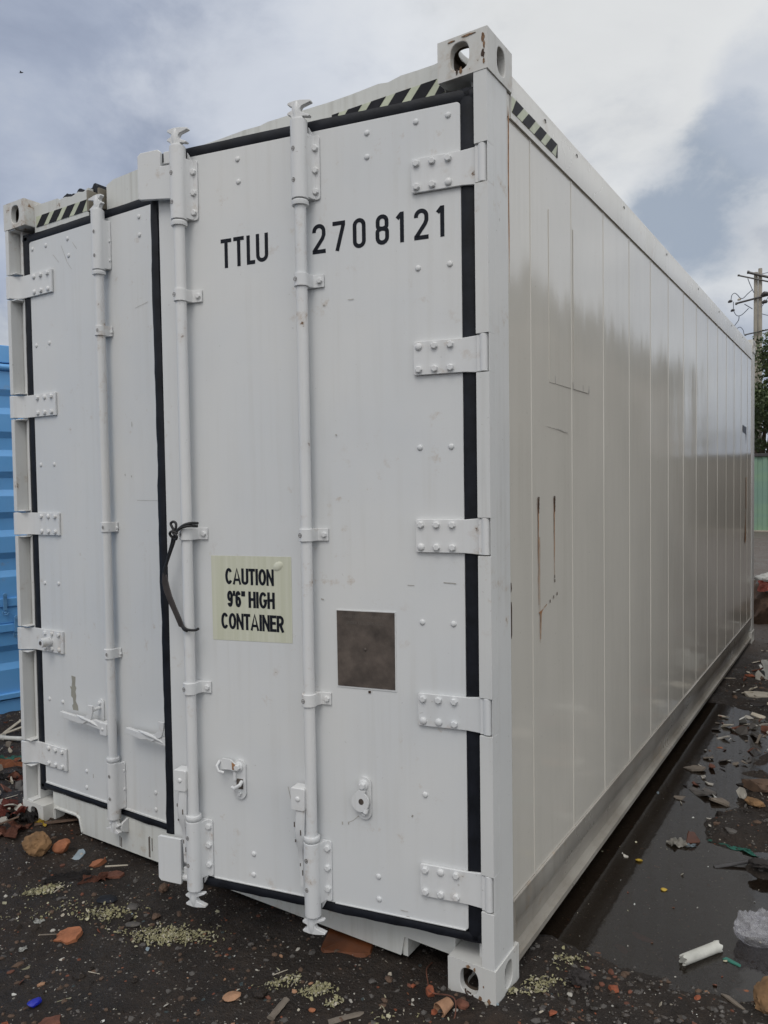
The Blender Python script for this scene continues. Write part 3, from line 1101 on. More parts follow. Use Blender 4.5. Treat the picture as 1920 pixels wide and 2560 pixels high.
def rivet(mb, D, s, z, off=0.0, r=0.0095, h=0.005, mi=0):
    n = 14
    vs, fs = [], []
    for rr, hh in ((r, 0.0), (r * .9, h * .6), (r * .55, h)):
        vs += [D.so(s + rr * math.cos(2 * math.pi * k / n), z + rr * math.sin(2 * math.pi * k / n), off + hh) for k in range(n)]
    for L in range(2):
        fs += [(L * n + i, L * n + (i + 1) % n, (L + 1) * n + (i + 1) % n, (L + 1) * n + i) for i in range(n)]
    fs.append(tuple(range(2 * n, 3 * n)))
    mb.add(vs, fs, mi)


def rounded(s0, s1, z0, z1, r, n=5):
    p = []
    for cx, cz, a0 in ((s1 - r, z1 - r, 0), (s0 + r, z1 - r, 90), (s0 + r, z0 + r, 180), (s1 - r, z0 + r, 270)):
        p += arc(cx, cz, r, r, a0, a0 + 90, n)
    return p


def gasket(D, paths, seed):
    """rubber lip: paths of (s, z, width) with a wandering edge"""
    r_ = random.Random(seed)
    mb = MB()
    for pts, amp in paths:
        # resample
        P_ = []
        for (a, b_) in zip(pts[:-1], pts[1:]):
            L = math.hypot(b_[0] - a[0], b_[1] - a[1])
            n = max(2, int(L / 0.035))
            for k in range(n):
                t = k / n
                P_.append(tuple(a[i] + (b_[i] - a[i]) * t for i in range(3)))
        P_.append(pts[-1])
        n = len(P_)
        vs, fs = [], []
        oa = ob = 0
        for i in range(n):
            a = P_[max(0, i - 1)]
            c = P_[min(n - 1, i + 1)]
            dx, dz = c[0] - a[0], c[1] - a[1]
            l = math.hypot(dx, dz)
            nx_, nz_ = -dz / l, dx / l
            oa += (r_.uniform(-1, 1) * amp - oa * 0.5) * 0.9
            ob += (r_.uniform(-1, 1) * amp - ob * 0.5) * 0.9
            hw = P_[i][2] / 2
            for q, o in ((-1.0, -0.012), (-0.92, 0.0), (-0.4, 0.0035), (0.4, 0.0035), (0.92, 0.0), (1.0, -0.012)):
                e = oa if q > 0 else -ob
                d = q * hw + e * abs(q)
                vs.append(D.so(P_[i][0] + nx_ * d, P_[i][1] + nz_ * d, o - 0.0015))
        for i in range(n - 1):
            for k in range(5):
                fs.append((i * 6 + k, i * 6 + k + 1, (i + 1) * 6 + k + 1, (i + 1) * 6 + k))
        mb.add(vs, fs)
    return mb


CAM_POLY = [(1.041, 2.738), (1.044, 2.749), (1.022, 2.744), (1.017, 2.748), (1.050, 2.764), (1.053, 2.771), (1.046, 2.780), (1.013, 2.788), (1.014, 2.794), (1.049, 2.800), (1.068, 2.801),
            (1.093, 2.798), (1.096, 2.792), (1.078, 2.781), (1.081, 2.772), (1.094, 2.768), (1.097, 2.762), (1.085, 2.756), (1.080, 2.746), (1.080, 2.738)]


def lock_rod(D, s, door, guides, tops=True):
    R = 0.0187
    oc = 0.036
    mb = MB()
    mb.tube([D.T(s, oc, 0.19), D.T(s, oc, 2.74)], R, 24)
    mb.tube([D.T(s, oc, 2.474), D.T(s, oc, 2.480), D.T(s, oc, 2.487), D.T(s, oc, 2.490)], [0.0265, 0.0275, 0.0275, 0.025], 24)
    mb.tube([D.T(s, oc, 0.424), D.T(s, oc, 0.428), D.T(s, oc, 0.436), D.T(s, oc, 0.440)], [0.025, 0.0275, 0.0275, 0.0265], 24)
    mb.build('lock_rod', 'hard', parent=door)
    for zc in guides:
        mb = MB()
        # strap bent over the rod with a tab each side
        prof = [(s + 0.034, 0.0015), (s + 0.034, 0.0075), (s + 0.025, 0.0085)] + \
               [(s + 0.0245 * math.cos(math.radians(a)), oc + 0.0245 * math.sin(math.radians(a))) for a in range(-20, 201, 20)] + \
               [(s - 0.029, 0.010), (s - 0.036, 0.0075), (s - 0.064, 0.0075), (s - 0.064, 0.0015)]
        zr = 0.0205
        mb.prism(prof, zc - zr, zc + zr, lambda a, b_, c: D.T(a, b_, c))
        hexbolt(mb, D, s - 0.050, zc, 0.0075, 0.0100, 0.008)
        hexbolt(mb, D, s + 0.031, zc - 0.004, 0.004, 0.007, 0.007)
        # cast mark: ring and cross on the strap
        ribbon(mb, arc(s + 0.010, zc, 0.0055, 0.0065, 0, 360, 12), 0.0014, lambda a, b_: D.so(a, b_, oc + 0.0252), 1)
        ribbon(mb, [(s + 0.010, zc - 0.0065), (s + 0.010, zc + 0.0065)], 0.0014, lambda a, b_: D.so(a, b_, oc + 0.0254), 1)
        ribbon(mb, [(s + 0.0045, zc), (s + 0.0155, zc)], 0.0014, lambda a, b_: D.so(a, b_, oc + 0.0256), 1)
        mb.build('rod_guide', ['hard', 'plate'], parent=door, bevel=0.0022)
    for top in (True, False):
        f = (lambda z: z) if top else (lambda z: 2.914 - z)
        mb = MB()
        a, c = sorted((f(2.494), f(2.738)))
        ro = 0.0275
        mb.tube([D.T(s, oc, a), D.T(s, oc, c)], ro, 26)
        # base plate: flange with bolts on the hinge side, narrow lip on the other
        a2, c2 = sorted((f(2.497), f(2.700)))
        mb.prism(rounded(s - 0.056, s + 0.037, a2, c2, 0.010), 0.001, 0.0065, D.so)
        mb.prism([(s - 0.041, 0.006), (s - 0.033, 0.014), (s - 0.0272, 0.036), (s + 0.0272, 0.036), (s + 0.030, 0.014), (s + 0.034, 0.006)], a2 + 0.002, c2 - 0.002, lambda q, b_, c: D.T(q, b_, c))
        mb.prism([(s - 0.036, c2 - 0.0 if top else a2), (s - 0.020, f(2.728)), (s - 0.02, f(2.60)), (s - 0.036, f(2.60))], 0.001, 0.012, D.so)
        for zb in (2.522, 2.588, 2.658):
            hexbolt(mb, D, s - 0.042, f(zb), 0.0065, 0.0108, 0.009)
        for zb in (2.535, 2.615):
            hexbolt(mb, D, s + 0.032, f(zb), 0.004, 0.007, 0.007)
        for zb in (2.548, 2.645):
            ribbon(mb, arc(s + 0.008, f(zb), 0.0055, 0.0065, 0, 360, 12), 0.0014, lambda q, b_: D.so(q, b_, oc + ro + 0.0004), 1)
            ribbon(mb, [(s + 0.008, f(zb) - 0.0065), (s + 0.008, f(zb) + 0.0065)], 0.0014, lambda q, b_: D.so(q, b_, oc + ro + 0.0006), 1)
            ribbon(mb, [(s + 0.0025, f(zb)), (s + 0.0135, f(zb))], 0.0014, lambda q, b_: D.so(q, b_, oc + ro + 0.0008), 1)
        mb.build('rod_bearing', ['hard', 'plate'], parent=door, bevel=0.0015)
        mb = MB()
        mb.tube([D.T(s, oc, f(2.7385)), D.T(s, oc, f(2.7440))], 0.0215, 18)
        poly = [(s + (a_ - 1.060), f(b_)) for a_, b_ in CAM_POLY]
        mb.prism(poly, oc - 0.009, oc + 0.009, D.so)
        mb.tube([D.T(s + 0.002, oc, f(2.744)), D.T(s + 0.004, oc + 0.004, f(2.770)), D.T(s + 0.003, oc + 0.001, f(2.797))], [0.013, 0.014, 0.009], 12)
        mb.build('cam_head', 'hard', parent=door, bevel=0.0016, seg=2)


def hinge(D, z, door, s_in, s_edge, left):
    mb = MB()
    z1 = z + HH
    r = 0.007
    t0, t1 = 0.0012, 0.0105
    if not left:
        pl_ = arc(s_in - r, z1 - r, r, r, 0, 90, 4) + [(0.098, z1), (0.072, z1 - 0.0), (0.024, z1 + 0.004), (0.024, z - 0.004), (0.072, z), (0.098, z)] + arc(s_in - r, z + r, r, r, 270, 360, 4)
        mb.prism(pl_, t0, t1, D.so)
        mb.tube([D.T(0.0072, 0.014, z - 0.003), D.T(0.0072, 0.014, z1 + 0.005)], 0.0145, 20)
        mb.box(0.006, 0.03, 0.004, 0.020, z - 0.0025, z1 + 0.0025, 0, D.T)
        bs = (0.213, 0.163, 0.113)
    else:
        # plate steps forward to the pin at the post's outer edge
        prof = [(s_in, t0), (s_in, t1), (0.075, t1), (0.045, 0.030), (0.030, 0.046), (0.004, 0.047), (-0.001, 0.040), (-0.001, 0.034), (0.026, 0.034), (0.040, 0.020), (0.072, t0)]
        mb.prism(prof, z, z1, lambda a, b_, c: D.T(a, b_, c))
        mb.tube([D.T(0.015, 0.033, z - 0.001), D.T(0.015, 0.033, z1 + 0.001)], 0.0145, 16)
        bs = (0.167, 0.219, 0.270)
    for k, s in enumerate(bs):
        for zz in (z + 0.0165, z + 0.0855):
            if rnd.random() < 0.14:
                rivet(mb, D, s, zz, t1, 0.012, 0.007)
            else:
                hexbolt(mb, D, s, zz, t1, 0.0112 if not left else 0.0105, 0.0095)
    mb.build('hinge', 'hard', parent=door, bevel=0.002)


def make_door(D, s_edge0, s_edge1, rivets, label, letters=None):
    mb = MB()
    n_s, n_z = 14, 30
    # face gently waved, lipped edge, closed body behind
    out = rounded(s_edge0, s_edge1, PZ0, PZ1, 0.012, 4)
    mb.prism(out, -0.085, 0.0, D.so)
    for s, z in rivets:
        rivet(mb, D, s, z, 0.0)
    return mb


DR = Door(-1, (-0.02, 0.03, 0.0), TH)
DL = Door(1, (-CW, 0.045, 0.0), 0.0)

# ---- right door, ajar
riv_r = [(.377, 2.677), (.216, 2.681), (.115, 2.682), (.378, 2.604), (.845, 2.676), (.843, 2.602), (.215, 2.243), (.114, 2.244), (.216, 1.698), (.116, 1.698),
         (.215, 1.158), (.115, 1.158), (.213, .615), (.375, .325), (.374, .251), (.839, .320), (.841, .247)]
mb = make_door(DR, 0.078, 1.170, riv_r, '')
mb.box(0.085, 0.53, 0.0, 0.0045, 0.2075, 0.2135, 0, DR.T)
mb.box(0.64, 1.0, 0.0, 0.0045, 0.2075, 0.2135, 0, DR.T)
# scuffs with a shape of their own
def scuff(mb, D, pts, w, mi, k):
    ribbon(mb, pts, w, lambda a, b_: D.so(a, b_, 0.0006 + 0.0002 * k), mi)


for k, (pts, w) in enumerate((([(0.700, 0.575), (0.690, 0.535), (0.670, 0.500), (0.645, 0.480)], 0.0025), ([(0.44, 0.515), (0.462, 0.495), (0.478, 0.487)], 0.002),
                              ([(0.500, 0.486), (0.500, 0.476)], 0.004), ([(0.478, 0.489), (0.478, 0.480)], 0.004), ([(0.255, 0.545), (0.258, 0.538)], 0.005),
                              ([(0.145, 1.284), (0.12, 1.283), (0.105, 1.282)], 0.003), ([(0.262, 1.272), (0.24, 1.272)], 0.002), ([(0.563, 1.216), (0.553, 1.214)], 0.005),
                              ([(0.45, 2.172), (0.43, 2.172)], 0.002), ([(0.538, 2.163), (0.53, 2.163)], 0.003), ([(0.30, 0.231), (0.275, 0.230)], 0.002), ([(0.281, 0.215), (0.27, 0.214)], 0.002),
                              ([(0.50, 1.75), (0.497, 1.745)], 0.004), ([(0.215, 1.965), (0.214, 1.945)], 0.003))):
    scuff(mb, DR, pts, w, 1, k)
door_r = mb.build('door', ['door', 'scuff'], bevel=0.004)
door_r.parent = box_root
door_r.location = DR.loc - BASE
door_r.rotation_euler = (0, 0, TH)
door_r['label'] = 'right hand door swung slightly ajar'

gasket(DR, [([(0.057, 0.178, 0.042), (0.057, 2.750, 0.042)], 0.0016),
            ([(0.037, 2.7325, 0.037), (1.17, 2.7325, 0.034)], 0.0012),
            ([(0.037, 0.1905, 0.032), (1.06, 0.1885, 0.032)], 0.0025),
            ([(1.1875, 0.335, 0.036), (1.185, 1.14, 0.037), (1.189, 1.25, 0.037), (1.190, 1.42, 0.037), (1.187, 1.70, 0.034), (1.190, 1.96, 0.037), (1.192, 2.60, 0.031)], 0.0022)], 5).build('gasket', 'rubber', parent=door_r)
for z in HZ:
    hinge(DR, z, door_r, 0.2305, 0.0, False)
lock_rod(DR, 1.058, door_r, (2.240, 1.425, 0.888))
lock_rod(DR, 0.595, door_r, (2.240, 1.427, 0.890))

# overlapping plates that carry the left door
mb = MB()
mb.prism([(1.216, 2.747), (1.229, 2.737), (1.229, 2.597), (1.224, 2.587), (1.095, 2.573), (1.075, 2.573), (1.075, 2.688), (1.132, 2.688), (1.132, 2.738), (1.143, 2.747)], 0.020, 0.034, DR.so)
mb.box(1.075, 1.13, 0.008, 0.019, 2.700, 2.742, 0, DR.T)
mb.build('anti_rack_plate', 'door', parent=door_r, bevel=0.003)
mb = MB()
mb.prism([(1.208, 0.342), (1.216, 0.336), (1.216, 0.187), (1.205, 0.177), (1.120, 0.177), (1.117, 0.183), (1.117, 0.336), (1.112, 0.342)], 0.024, 0.036, DR.so)
mb.box(1.080, 1.117, 0.010, 0.0235, 0.186, 0.236, 0, DR.T)
mb.tube([DR.T(1.125, 0.016, 0.198), DR.T(1.075, 0.016, 0.198)], 0.014, 10)
mb.build('anti_rack_plate', 'door', parent=door_r, bevel=0.003)


def hanging_handle(D, s0, door):
    mb = MB()
    mb.prism(rounded(s0 + 0.012, s0 + 0.062, 0.527, 0.602, 0.007), 0.018, 0.062, D.so)
    rivet(mb, D, s0 + 0.036, 0.566, 0.062, 0.009, 0.004)
    mb.build('handle_hub', 'hard', parent=door, bevel=0.003)
    mb = MB()
    a = s0 + 0.045
    pts = [(s0 + 0.032, 0.528, 0.050), (s0 + 0.037, 0.47, 0.052), (s0 + 0.039, 0.41, 0.046), (s0 + 0.041, 0.385, 0.034), (s0 + 0.041, 0.34, 0.030), (s0 + 0.039, 0.262, 0.030)]
    w = (0.034, 0.038, 0.034, 0.024, 0.022, 0.019)
    vs, fs = [], []
    for (s, z, o), ww in zip(pts, w):
        for q, d in ((-.5, 0), (-.3, 0.007), (.3, 0.007), (.5, 0), (.3, -0.005), (-.3, -0.005)):
            vs.append(D.T(s + q * ww + ww * .0, o + d, z))
    n = 6
    for i in range(len(pts) - 1):
        for k in range(n):
            fs.append((i * n + k, i * n + (k + 1) % n, (i + 1) * n + (k + 1) % n, (i + 1) * n + k))
    fs += [tuple(range(n))[::-1], tuple(range((len(pts) - 1) * n, len(pts) * n))]
    mb.add(vs, fs)
    for (dz, dl) in ((0.47, 0.016), (0.445, -0.012), (0.42, 0.012), (0.395, -0.01), (0.33, 0.006), (0.30, -0.004)):
        o0 = 0.0575 if dz > .40 else 0.036
        mb.box(s0 + 0.037 + dl * .8, s0 + 0.037 + dl * .8 + 0.004, o0, o0 + 0.0016, dz, dz + rnd.uniform(.006, .02), 1, D.T)
    mb.build('handle', ['hard', 'plate'], parent=door, bevel=0.0015)


hanging_handle(DR, 1.058, door_r)
hanging_handle(DR, 0.595, door_r)


def catch(D, s, door, kind):
    mb = MB()
    mb.prism(rounded(s - 0.024, s + 0.024, 0.509, 0.647, 0.0235, 8), 0.001, 0.008, D.so)
    hexbolt(mb, D, s, 0.530, 0.008, 0.0095, 0.008)
    # the rim of the recess
    for a, c in ((0.545, 0.580),):
        mb.box(s - 0.014, s + 0.012, 0.008, 0.0095, a, c, 1, D.T)
    hexbolt(mb, D, s + 0.002, 0.622, 0.008, 0.017, 0.006, n=16)
    hexbolt(mb, D, s + 0.002, 0.622, 0.014, 0.011, 0.012)
    if kind == 'ring':
        ringp = [(s + 0.012, 0.608)] + arc(s + 0.008, 0.570, 0.030, 0.032, 60, -240, 18) + [(s - 0.010, 0.608)]
        mb.prism(ringp, 0.016, 0.024, D.so)
        mb.prism(arc(s + 0.004, 0.572, 0.009, 0.010, 0, 359, 14), 0.0241, 0.0246, D.so, 1)
        mb.tube([D.T(s - 0.012, 0.016, 0.55), D.T(s - 0.008, 0.020, 0.535)], 0.008, 8)
    else:
        # latch arm bent up and away, rusty at the joint
        armp = [(s + 0.006, 0.634), (s + 0.030, 0.648), (s + 0.060, 0.648), (s + 0.082, 0.632), (s + 0.078, 0.606), (s + 0.058, 0.610), (s + 0.036, 0.612), (s + 0.010, 0.610)]
        mb.prism(armp, 0.016, 0.021, D.so)
        mb.tube([D.T(s + 0.07, 0.02, 0.64), D.T(s + 0.074, 0.034, 0.625), D.T(s + 0.066, 0.036, 0.608), D.T(s + 0.05, 0.028, 0.602)], 0.005, 8)
        mb.prism([(s + 0.004, 0.630), (s + 0.022, 0.640), (s + 0.020, 0.614), (s + 0.006, 0.612)], 0.0212, 0.0218, D.so, 2)
        mb.tube([D.T(s - 0.010, 0.010, 0.572), D.T(s - 0.012, 0.026, 0.566), D.T(s + 0.008, 0.028, 0.552), D.T(s + 0.022, 0.020, 0.552)], 0.0065, 8)
        mb.box(s + 0.010, s + 0.020, 0.008, 0.0165, 0.575, 0.607, 0, D.T)
    mb.build('handle_catch', ['hard', 'plate', 'rust'], parent=door, bevel=0.0018)


catch(DR, 0.885, door_r, 'arm')
catch(DR, 0.418, door_r, 'ring')

# container number
mb = MB()
hgt, t = 0.0925, 0.0128
for ch, s0, s1, z, h in (('T', .918, .876, 2.324, .097), ('T', .868, .827, 2.3245, .0975), ('L', .817, .785, 2.325, .096), ('U', .781, .735, 2.328, .093),
                         ('2', .572, .525, 2.3285, .0935), ('7', .500, .456, 2.329, .0925), ('0', .430, .386, 2.3285, .0925), ('8', .353, .308, 2.329, .0925), ('1', .281, .259, 2.328, .0925),
                         ('2', .226, .180, 2.328, .0925), ('1', .151, .130, 2.328, .0925)):
    write(mb, ch, s0, s0 - s1, z, h, t, -1, 0.0007)
mb.build('container_number', 'ink', parent=door_r, recalc=False, smooth=False)

# height warning sticker
mb = MB()
mb.prism([(0.985, 1.349), (0.671, 1.351), (0.672, 1.062), (0.984, 1.056)], 0.0002, 0.0009, DR.so, 0)
lines = [('CAUTION', .929, .738, 1.2515, .0560), ('9\'6" HIGH', .923, .736, 1.1735, .0560), ('CONTAINER', .949, .703, 1.0965, .0560)]
rel = {'I': 0.28, "'": 0.2, '"': 0.38, ' ': 0.27, 'C': .74, 'A': .84, 'U': .70, 'T': .64, 'O': .76, 'N': .72, '9': .56, '6': .56, 'H': .70, 'G': .76, 'E': .62, 'R': .70}
for txt, s0, s1, z, h in lines:
    gap = 0.02
    tot = sum(rel[c_] for c_ in txt) + gap * (len(txt) - 1)
    k = (s0 - s1) / tot
    cur = s0
    for ch in txt:
        if ch != ' ':
            write(mb, ch, cur, rel[ch] * k, z, h, 0.0086 if ch in 'AN' else 0.0099, -1, 0.0014, 1)
        cur -= (rel[ch] + gap) * k
# an air bubble under the film
n = 14
bv = []
for rr, hh in ((0.016, 0.0009), (0.012, 0.0035), (0.006, 0.005)):
    bv += [DR.so(0.722 + rr * 1.25 * math.cos(2 * math.pi * k / n), 1.318 + rr * math.sin(2 * math.pi * k / n) + 0.35 * rr * math.cos(2 * math.pi * k / n) * -1, hh) for k in range(n)]
mb.add(bv, [(L * n + i, L * n + (i + 1) % n, (L + 1) * n + (i + 1) % n, (L + 1) * n + i) for L in range(2) for i in range(n)] + [tuple(range(2 * n, 3 * n))], 0)
mb.build('caution_sign', ['sticker', 'ink'], parent=door_r, recalc=False)

# weathered approval plate
mb = MB()
mb.prism([(0.510, 1.184), (0.303, 1.186), (0.303, 0.932), (0.510, 0.932)], 0.0003, 0.0022, DR.so, 1)
mb.prism([(0.507, 1.1815), (0.3065, 1.1825), (0.3075, 0.9375), (0.5065, 0.9365)], 0.0023, 0.0034, DR.so, 0)
rivet(mb, DR, 0.408, 1.060, 0.0034, 0.005, 0.003, 0)


def smallline(txt, s0, s1, z, h):
    tot = sum(0.3 if c_ in ' I' else 0.66 for c_ in txt) + 0.14 * (len(txt) - 1)
    k = (s0 - s1) / tot
    cur = s0
    for ch in txt:
        w = 0.3 if ch in ' I' else 0.66
        if ch != ' ':
            write(mb, ch, cur, w * k, z, h, 0.0014, -1, 0.0038, 2)
        cur -= (w + 0.14) * k


smallline('APPROVED FOR TRANSPORT', .490, .325, 1.160, .0095)
smallline('UNDER CUSTOMS SEAL', .474, .342, 1.140, .0095)
mb.box(0.392, 0.400, 0.0004, 0.003, 0.920, 0.927, 3, DR.T)
mb.build('customs_plate', ['plate', 'door', 'plateink', 'rustdark'], parent=door_r)

# ---- left door, shut
riv_l = [(.146, 2.681), (.248, 2.680), (.406, 2.681), (.411, 2.607), (.877, 2.681), (.878, 2.608), (.154, 2.244), (.253, 2.245), (.160, 1.698), (.261, 1.698), (.162, 1.152), (.266, 1.155),
         (.170, .611), (.270, .611), (.431, .322), (.429, .247), (.888, .321), (.887, .249)]
mb = make_door(DL, 0.122, 1.196, riv_l, '')
mb.box(0.126, 1.19, 0.0, 0.0045, 0.2075, 0.2135, 0, DL.T)
mb.prism([(.340, .742), (.370, .740), (.366, .700), (.374, .690), (.366, .672), (.372, .655), (.366, .630), (.382, .610), (.384, .588), (.346, .586), (.340, .606), (.349, .615), (.346, .640), (.334, .648), (.336, .678), (.326, .694), (.339, .690), (.344, .715)][::-1], 0.0004, 0.0008, DL.so, 1)
for k, (pts, w) in enumerate((([(.477, .318), (.478, .30)], 0.004), ([(.36, 2.66), (.40, 2.58), (.43, 2.545)], 0.0016), ([(.44, 2.66), (.47, 2.625)], 0.0016), ([(.30, 2.63), (.34, 2.59)], 0.0016),
                              ([(.82, 1.535), (.98, 1.533)], 0.0012), ([(.84, 2.32), (.92, 2.335)], 0.0012), ([(.80, 1.86), (.801, 1.84)], 0.003), ([(.75, 1.645), (.751, 1.638)], 0.004), ([(.79, 1.638), (.79, 1.631)], 0.004))):
    scuff(mb, DL, pts, w, 2, k)
door_l = mb.build('door', ['door', 'peel', 'scuff'], bevel=0.004)
door_l.parent = box_root
door_l.location = DL.loc - BASE
door_l['label'] = 'left hand door, shut, with a peeled strip of paint'
gasket(DL, [([(0.0965, 0.168, 0.050), (0.0965, 2.755, 0.050)], 0.0026),
            ([(0.074, 2.7345, 0.037), (1.19, 2.7345, 0.034)], 0.0012),
            ([(0.080, 0.1905, 0.030), (0.62, 0.1890, 0.026), (1.19, 0.1890, 0.030)], 0.003)], 9).build('gasket', 'rubber', parent=door_l)
for z in HZ:
    hinge(DL, z, door_l, 0.297, 0.0, True)
lock_rod(DL, 0.664, door_l, (2.242, 1.423, 0.886))
lock_rod(DL, 1.075, door_l, (2.242, 1.423, 0.886))
mb = MB()
mb.tube([DL.T(0.204, 0.0107, 0.886), DL.T(0.204, 0.060, 0.886)], 0.021, 18)
mb.tube([DL.T(0.204, 0.0601, 0.886), DL.T(0.204, 0.0606, 0.886)], 0.010, 14, 1)
mb.tube([DL.T(0.204, 0.012, 0.862), DL.T(0.206, 0.016, 0.848)], 0.008, 8)
mb.build('stop_boss', ['hard', 'plate'], parent=door_l, bevel=0.003)


def flat_handle(D, s_rod, door, s_tip, s_catch):
    mb = MB()
    mb.prism(rounded(s_rod - 0.056, s_rod - 0.010, 0.533, 0.587, 0.006), 0.020, 0.058, D.so)
    rivet(mb, D, s_rod - 0.036, 0.560, 0.058, 0.008, 0.004)
    mb.build('handle_hub', 'hard', parent=door, bevel=0.003)
    mb = MB()
    a = s_rod - 0.05
    mb.prism([(a, 0.552), (a, 0.585), (a - 0.05, 0.588), (a - 0.10, 0.584), (a - 0.16, 0.584), (s_tip + 0.004, 0.589), (s_tip, 0.583), (s_tip + 0.002, 0.566), (a - 0.16, 0.556), (a - 0.12, 0.562), (a - 0.06, 0.556)], 0.036, 0.052, D.so)
    mb.tube([D.T(a - 0.02, 0.047, 0.562), D.T(a - 0.07, 0.054, 0.580), D.T(a - 0.12, 0.052, 0.585), D.T(a - 0.18, 0.046, 0.588)], [0.005, 0.008, 0.008, 0.004], 8)
    mb.build('handle', 'hard', parent=door, bevel=0.0025)
    mb = MB()
    sc = s_catch
    mb.prism(rounded(sc - 0.020, sc + 0.020, 0.535, 0.668, 0.0195, 8), 0.001, 0.008, D.so)
    hexbolt(mb, D, sc - 0.004, 0.650, 0.008, 0.0095, 0.009)
    hexbolt(mb, D, sc - 0.004, 0.552, 0.008, 0.0095, 0.008)
    mb.prism([(sc - 0.020, 0.650), (sc + 0.012, 0.650), (sc + 0.008, 0.615), (sc - 0.004, 0.588), (sc - 0.050, 0.566), (sc - 0.070, 0.556), (sc - 0.052, 0.590), (sc - 0.024, 0.606)], 0.050, 0.057, D.so)
    mb.tube([D.T(sc - 0.002, 0.008, 0.630), D.T(sc - 0.002, 0.056, 0.626)], 0.008, 8)
    mb.tube([D.T(sc - 0.002, 0.008, 0.566), D.T(sc - 0.002, 0.036, 0.560)], 0.007, 8)
    mb.build('handle_catch', 'hard', parent=door, bevel=0.0018)


flat_handle(DL, 0.664, door_l, 0.318, 0.552)
flat_handle(DL, 1.075, door_l, 0.770, 1.000)

# ---- cord and rubber strap tied to the rod
cth, sth = math.cos(TH), math.sin(TH)


def dw(s, off, z):
    lx_, ly_ = -s, -off
    return Vector((DR.loc.x + lx_ * cth - ly_ * sth, DR.loc.y + lx_ * sth + ly_ * cth, z))


cord_root = empty('tie_cord', dw(1.058, 0.06, 1.10), 'black cord and rubber strap knotted round the lock rod of the ajar door', 'cord')


def cordpart(mb, name, mat, **kw):
    return mb.build(name, mat, parent=cord_root, loc=-cord_root.location, **kw)


def smooth_path(pts, n=8):
    out = []
    P_ = [Vector(p) for p in pts]
    for i in range(len(P_) - 1):
        p0 = P_[max(0, i - 1)]
        p1, p2 = P_[i], P_[i + 1]
        p3 = P_[min(len(P_) - 1, i + 2)]
        for k in range(n):
            t = k / n
            out.append(0.5 * ((2 * p1) + (-p0 + p2) * t + (2 * p0 - 5 * p1 + 4 * p2 - p3) * t * t + (-p0 + 3 * p1 - 3 * p2 + p3) * t ** 3))
    out.append(P_[-1])
    return out


mb = MB()
for path in ([(1.015, .030, 1.462), (1.025, .058, 1.464), (1.045, .068, 1.458), (1.068, .068, 1.444), (1.088, .062, 1.432)],
             [(1.018, .030, 1.452), (1.03, .062, 1.455), (1.058, .070, 1.447), (1.082, .066, 1.430), (1.092, .06, 1.418)],
             [(1.088, .064, 1.435), (1.098, .064, 1.452), (1.104, .062, 1.462), (1.094, .062, 1.469), (1.083, .062, 1.463), (1.082, .064, 1.448), (1.092, .066, 1.432)],
             [(1.072, .068, 1.430), (1.092, .072, 1.436), (1.106, .066, 1.426), (1.094, .062, 1.412), (1.078, .068, 1.410), (1.074, .072, 1.422), (1.09, .07, 1.430)],
             [(1.088, .064, 1.42), (1.092, .062, 1.40), (1.110, .058, 1.365), (1.128, .054, 1.330), (1.140, .052, 1.300), (1.142, .052, 1.278)],
             [(1.096, .064, 1.42), (1.102, .060, 1.40), (1.118, .056, 1.362), (1.134, .052, 1.326), (1.146, .050, 1.300), (1.147, .050, 1.276)],
             ):
    mb.tube(smooth_path([dw(*p) for p in path]), 0.0046, 8)
cordpart(mb, 'cord', 'cord')
mb = MB()
for path in ([(1.066, .060, 1.110), (1.052, .066, 1.102), (1.036, .062, 1.097), (1.020, .052, 1.096), (1.016, .040, 1.099)],
             [(1.070, .058, 1.106), (1.058, .064, 1.098), (1.045, .063, 1.093)]):
    mb.tube(smooth_path([dw(*p) for p in path]), 0.0046, 8)
cordpart(mb, 'cord', 'cord')
mb = MB()
pts = [(1.143, .052, 1.285), (1.138, .054, 1.25), (1.126, .056, 1.215), (1.106, .058, 1.175), (1.086, .060, 1.14), (1.068, .062, 1.104)]
vs, fs = [], []
for i, (s, o, z) in enumerate(pts):
    w = (0.009, 0.016, 0.017, 0.0165, 0.016, 0.014)[i]
    for q, d in ((-1, 0), (-.8, .003), (.8, .003), (1, 0), (.8, -.003), (-.8, -.003)):
        vs.append(dw(s + q * w, o + d, z + q * w * 0.35))
for i in range(len(pts) - 1):
    for k in range(6):
        fs.append((i * 6 + k, i * 6 + (k + 1) % 6, (i + 1) * 6 + (k + 1) % 6, (i + 1) * 6 + k))
fs += [tuple(range(6))[::-1], tuple(range(30, 36))]
mb.add(vs, fs)
cordpart(mb, 'rubber_strap', 'strap')

# a weathered stamp below the hole of the near bottom casting
mb = MB()
for k, line in enumerate(([(-0.102, 0.034), (-0.100, 0.022), (-0.090, 0.014), (-0.075, 0.012)], [(-0.096, 0.028), (-0.082, 0.024)], [(-0.078, 0.022), (-0.075, 0.012)])):
    ribbon(mb, line, 0.006, lambda a, b_, k=k: (a, -0.0006 - 0.0002 * k, b_), 0)
part(mb, 'stamped_mark', 'rustdark', recalc=False, smooth=False)

# ------------------------------------------------------------------ blue container
BX, BY0, BY1, BH = -4.08, -4.71, 1.35, 2.575
bl = empty('blue_container', (BX - 1.22, (BY0 + BY1) / 2, 0), 'blue corrugated steel container standing behind the white container on the left', 'shipping container')


def bpart(mb, name, mat, **kw):
    return mb.build(name, mat, parent=bl, loc=-bl.location, **kw)


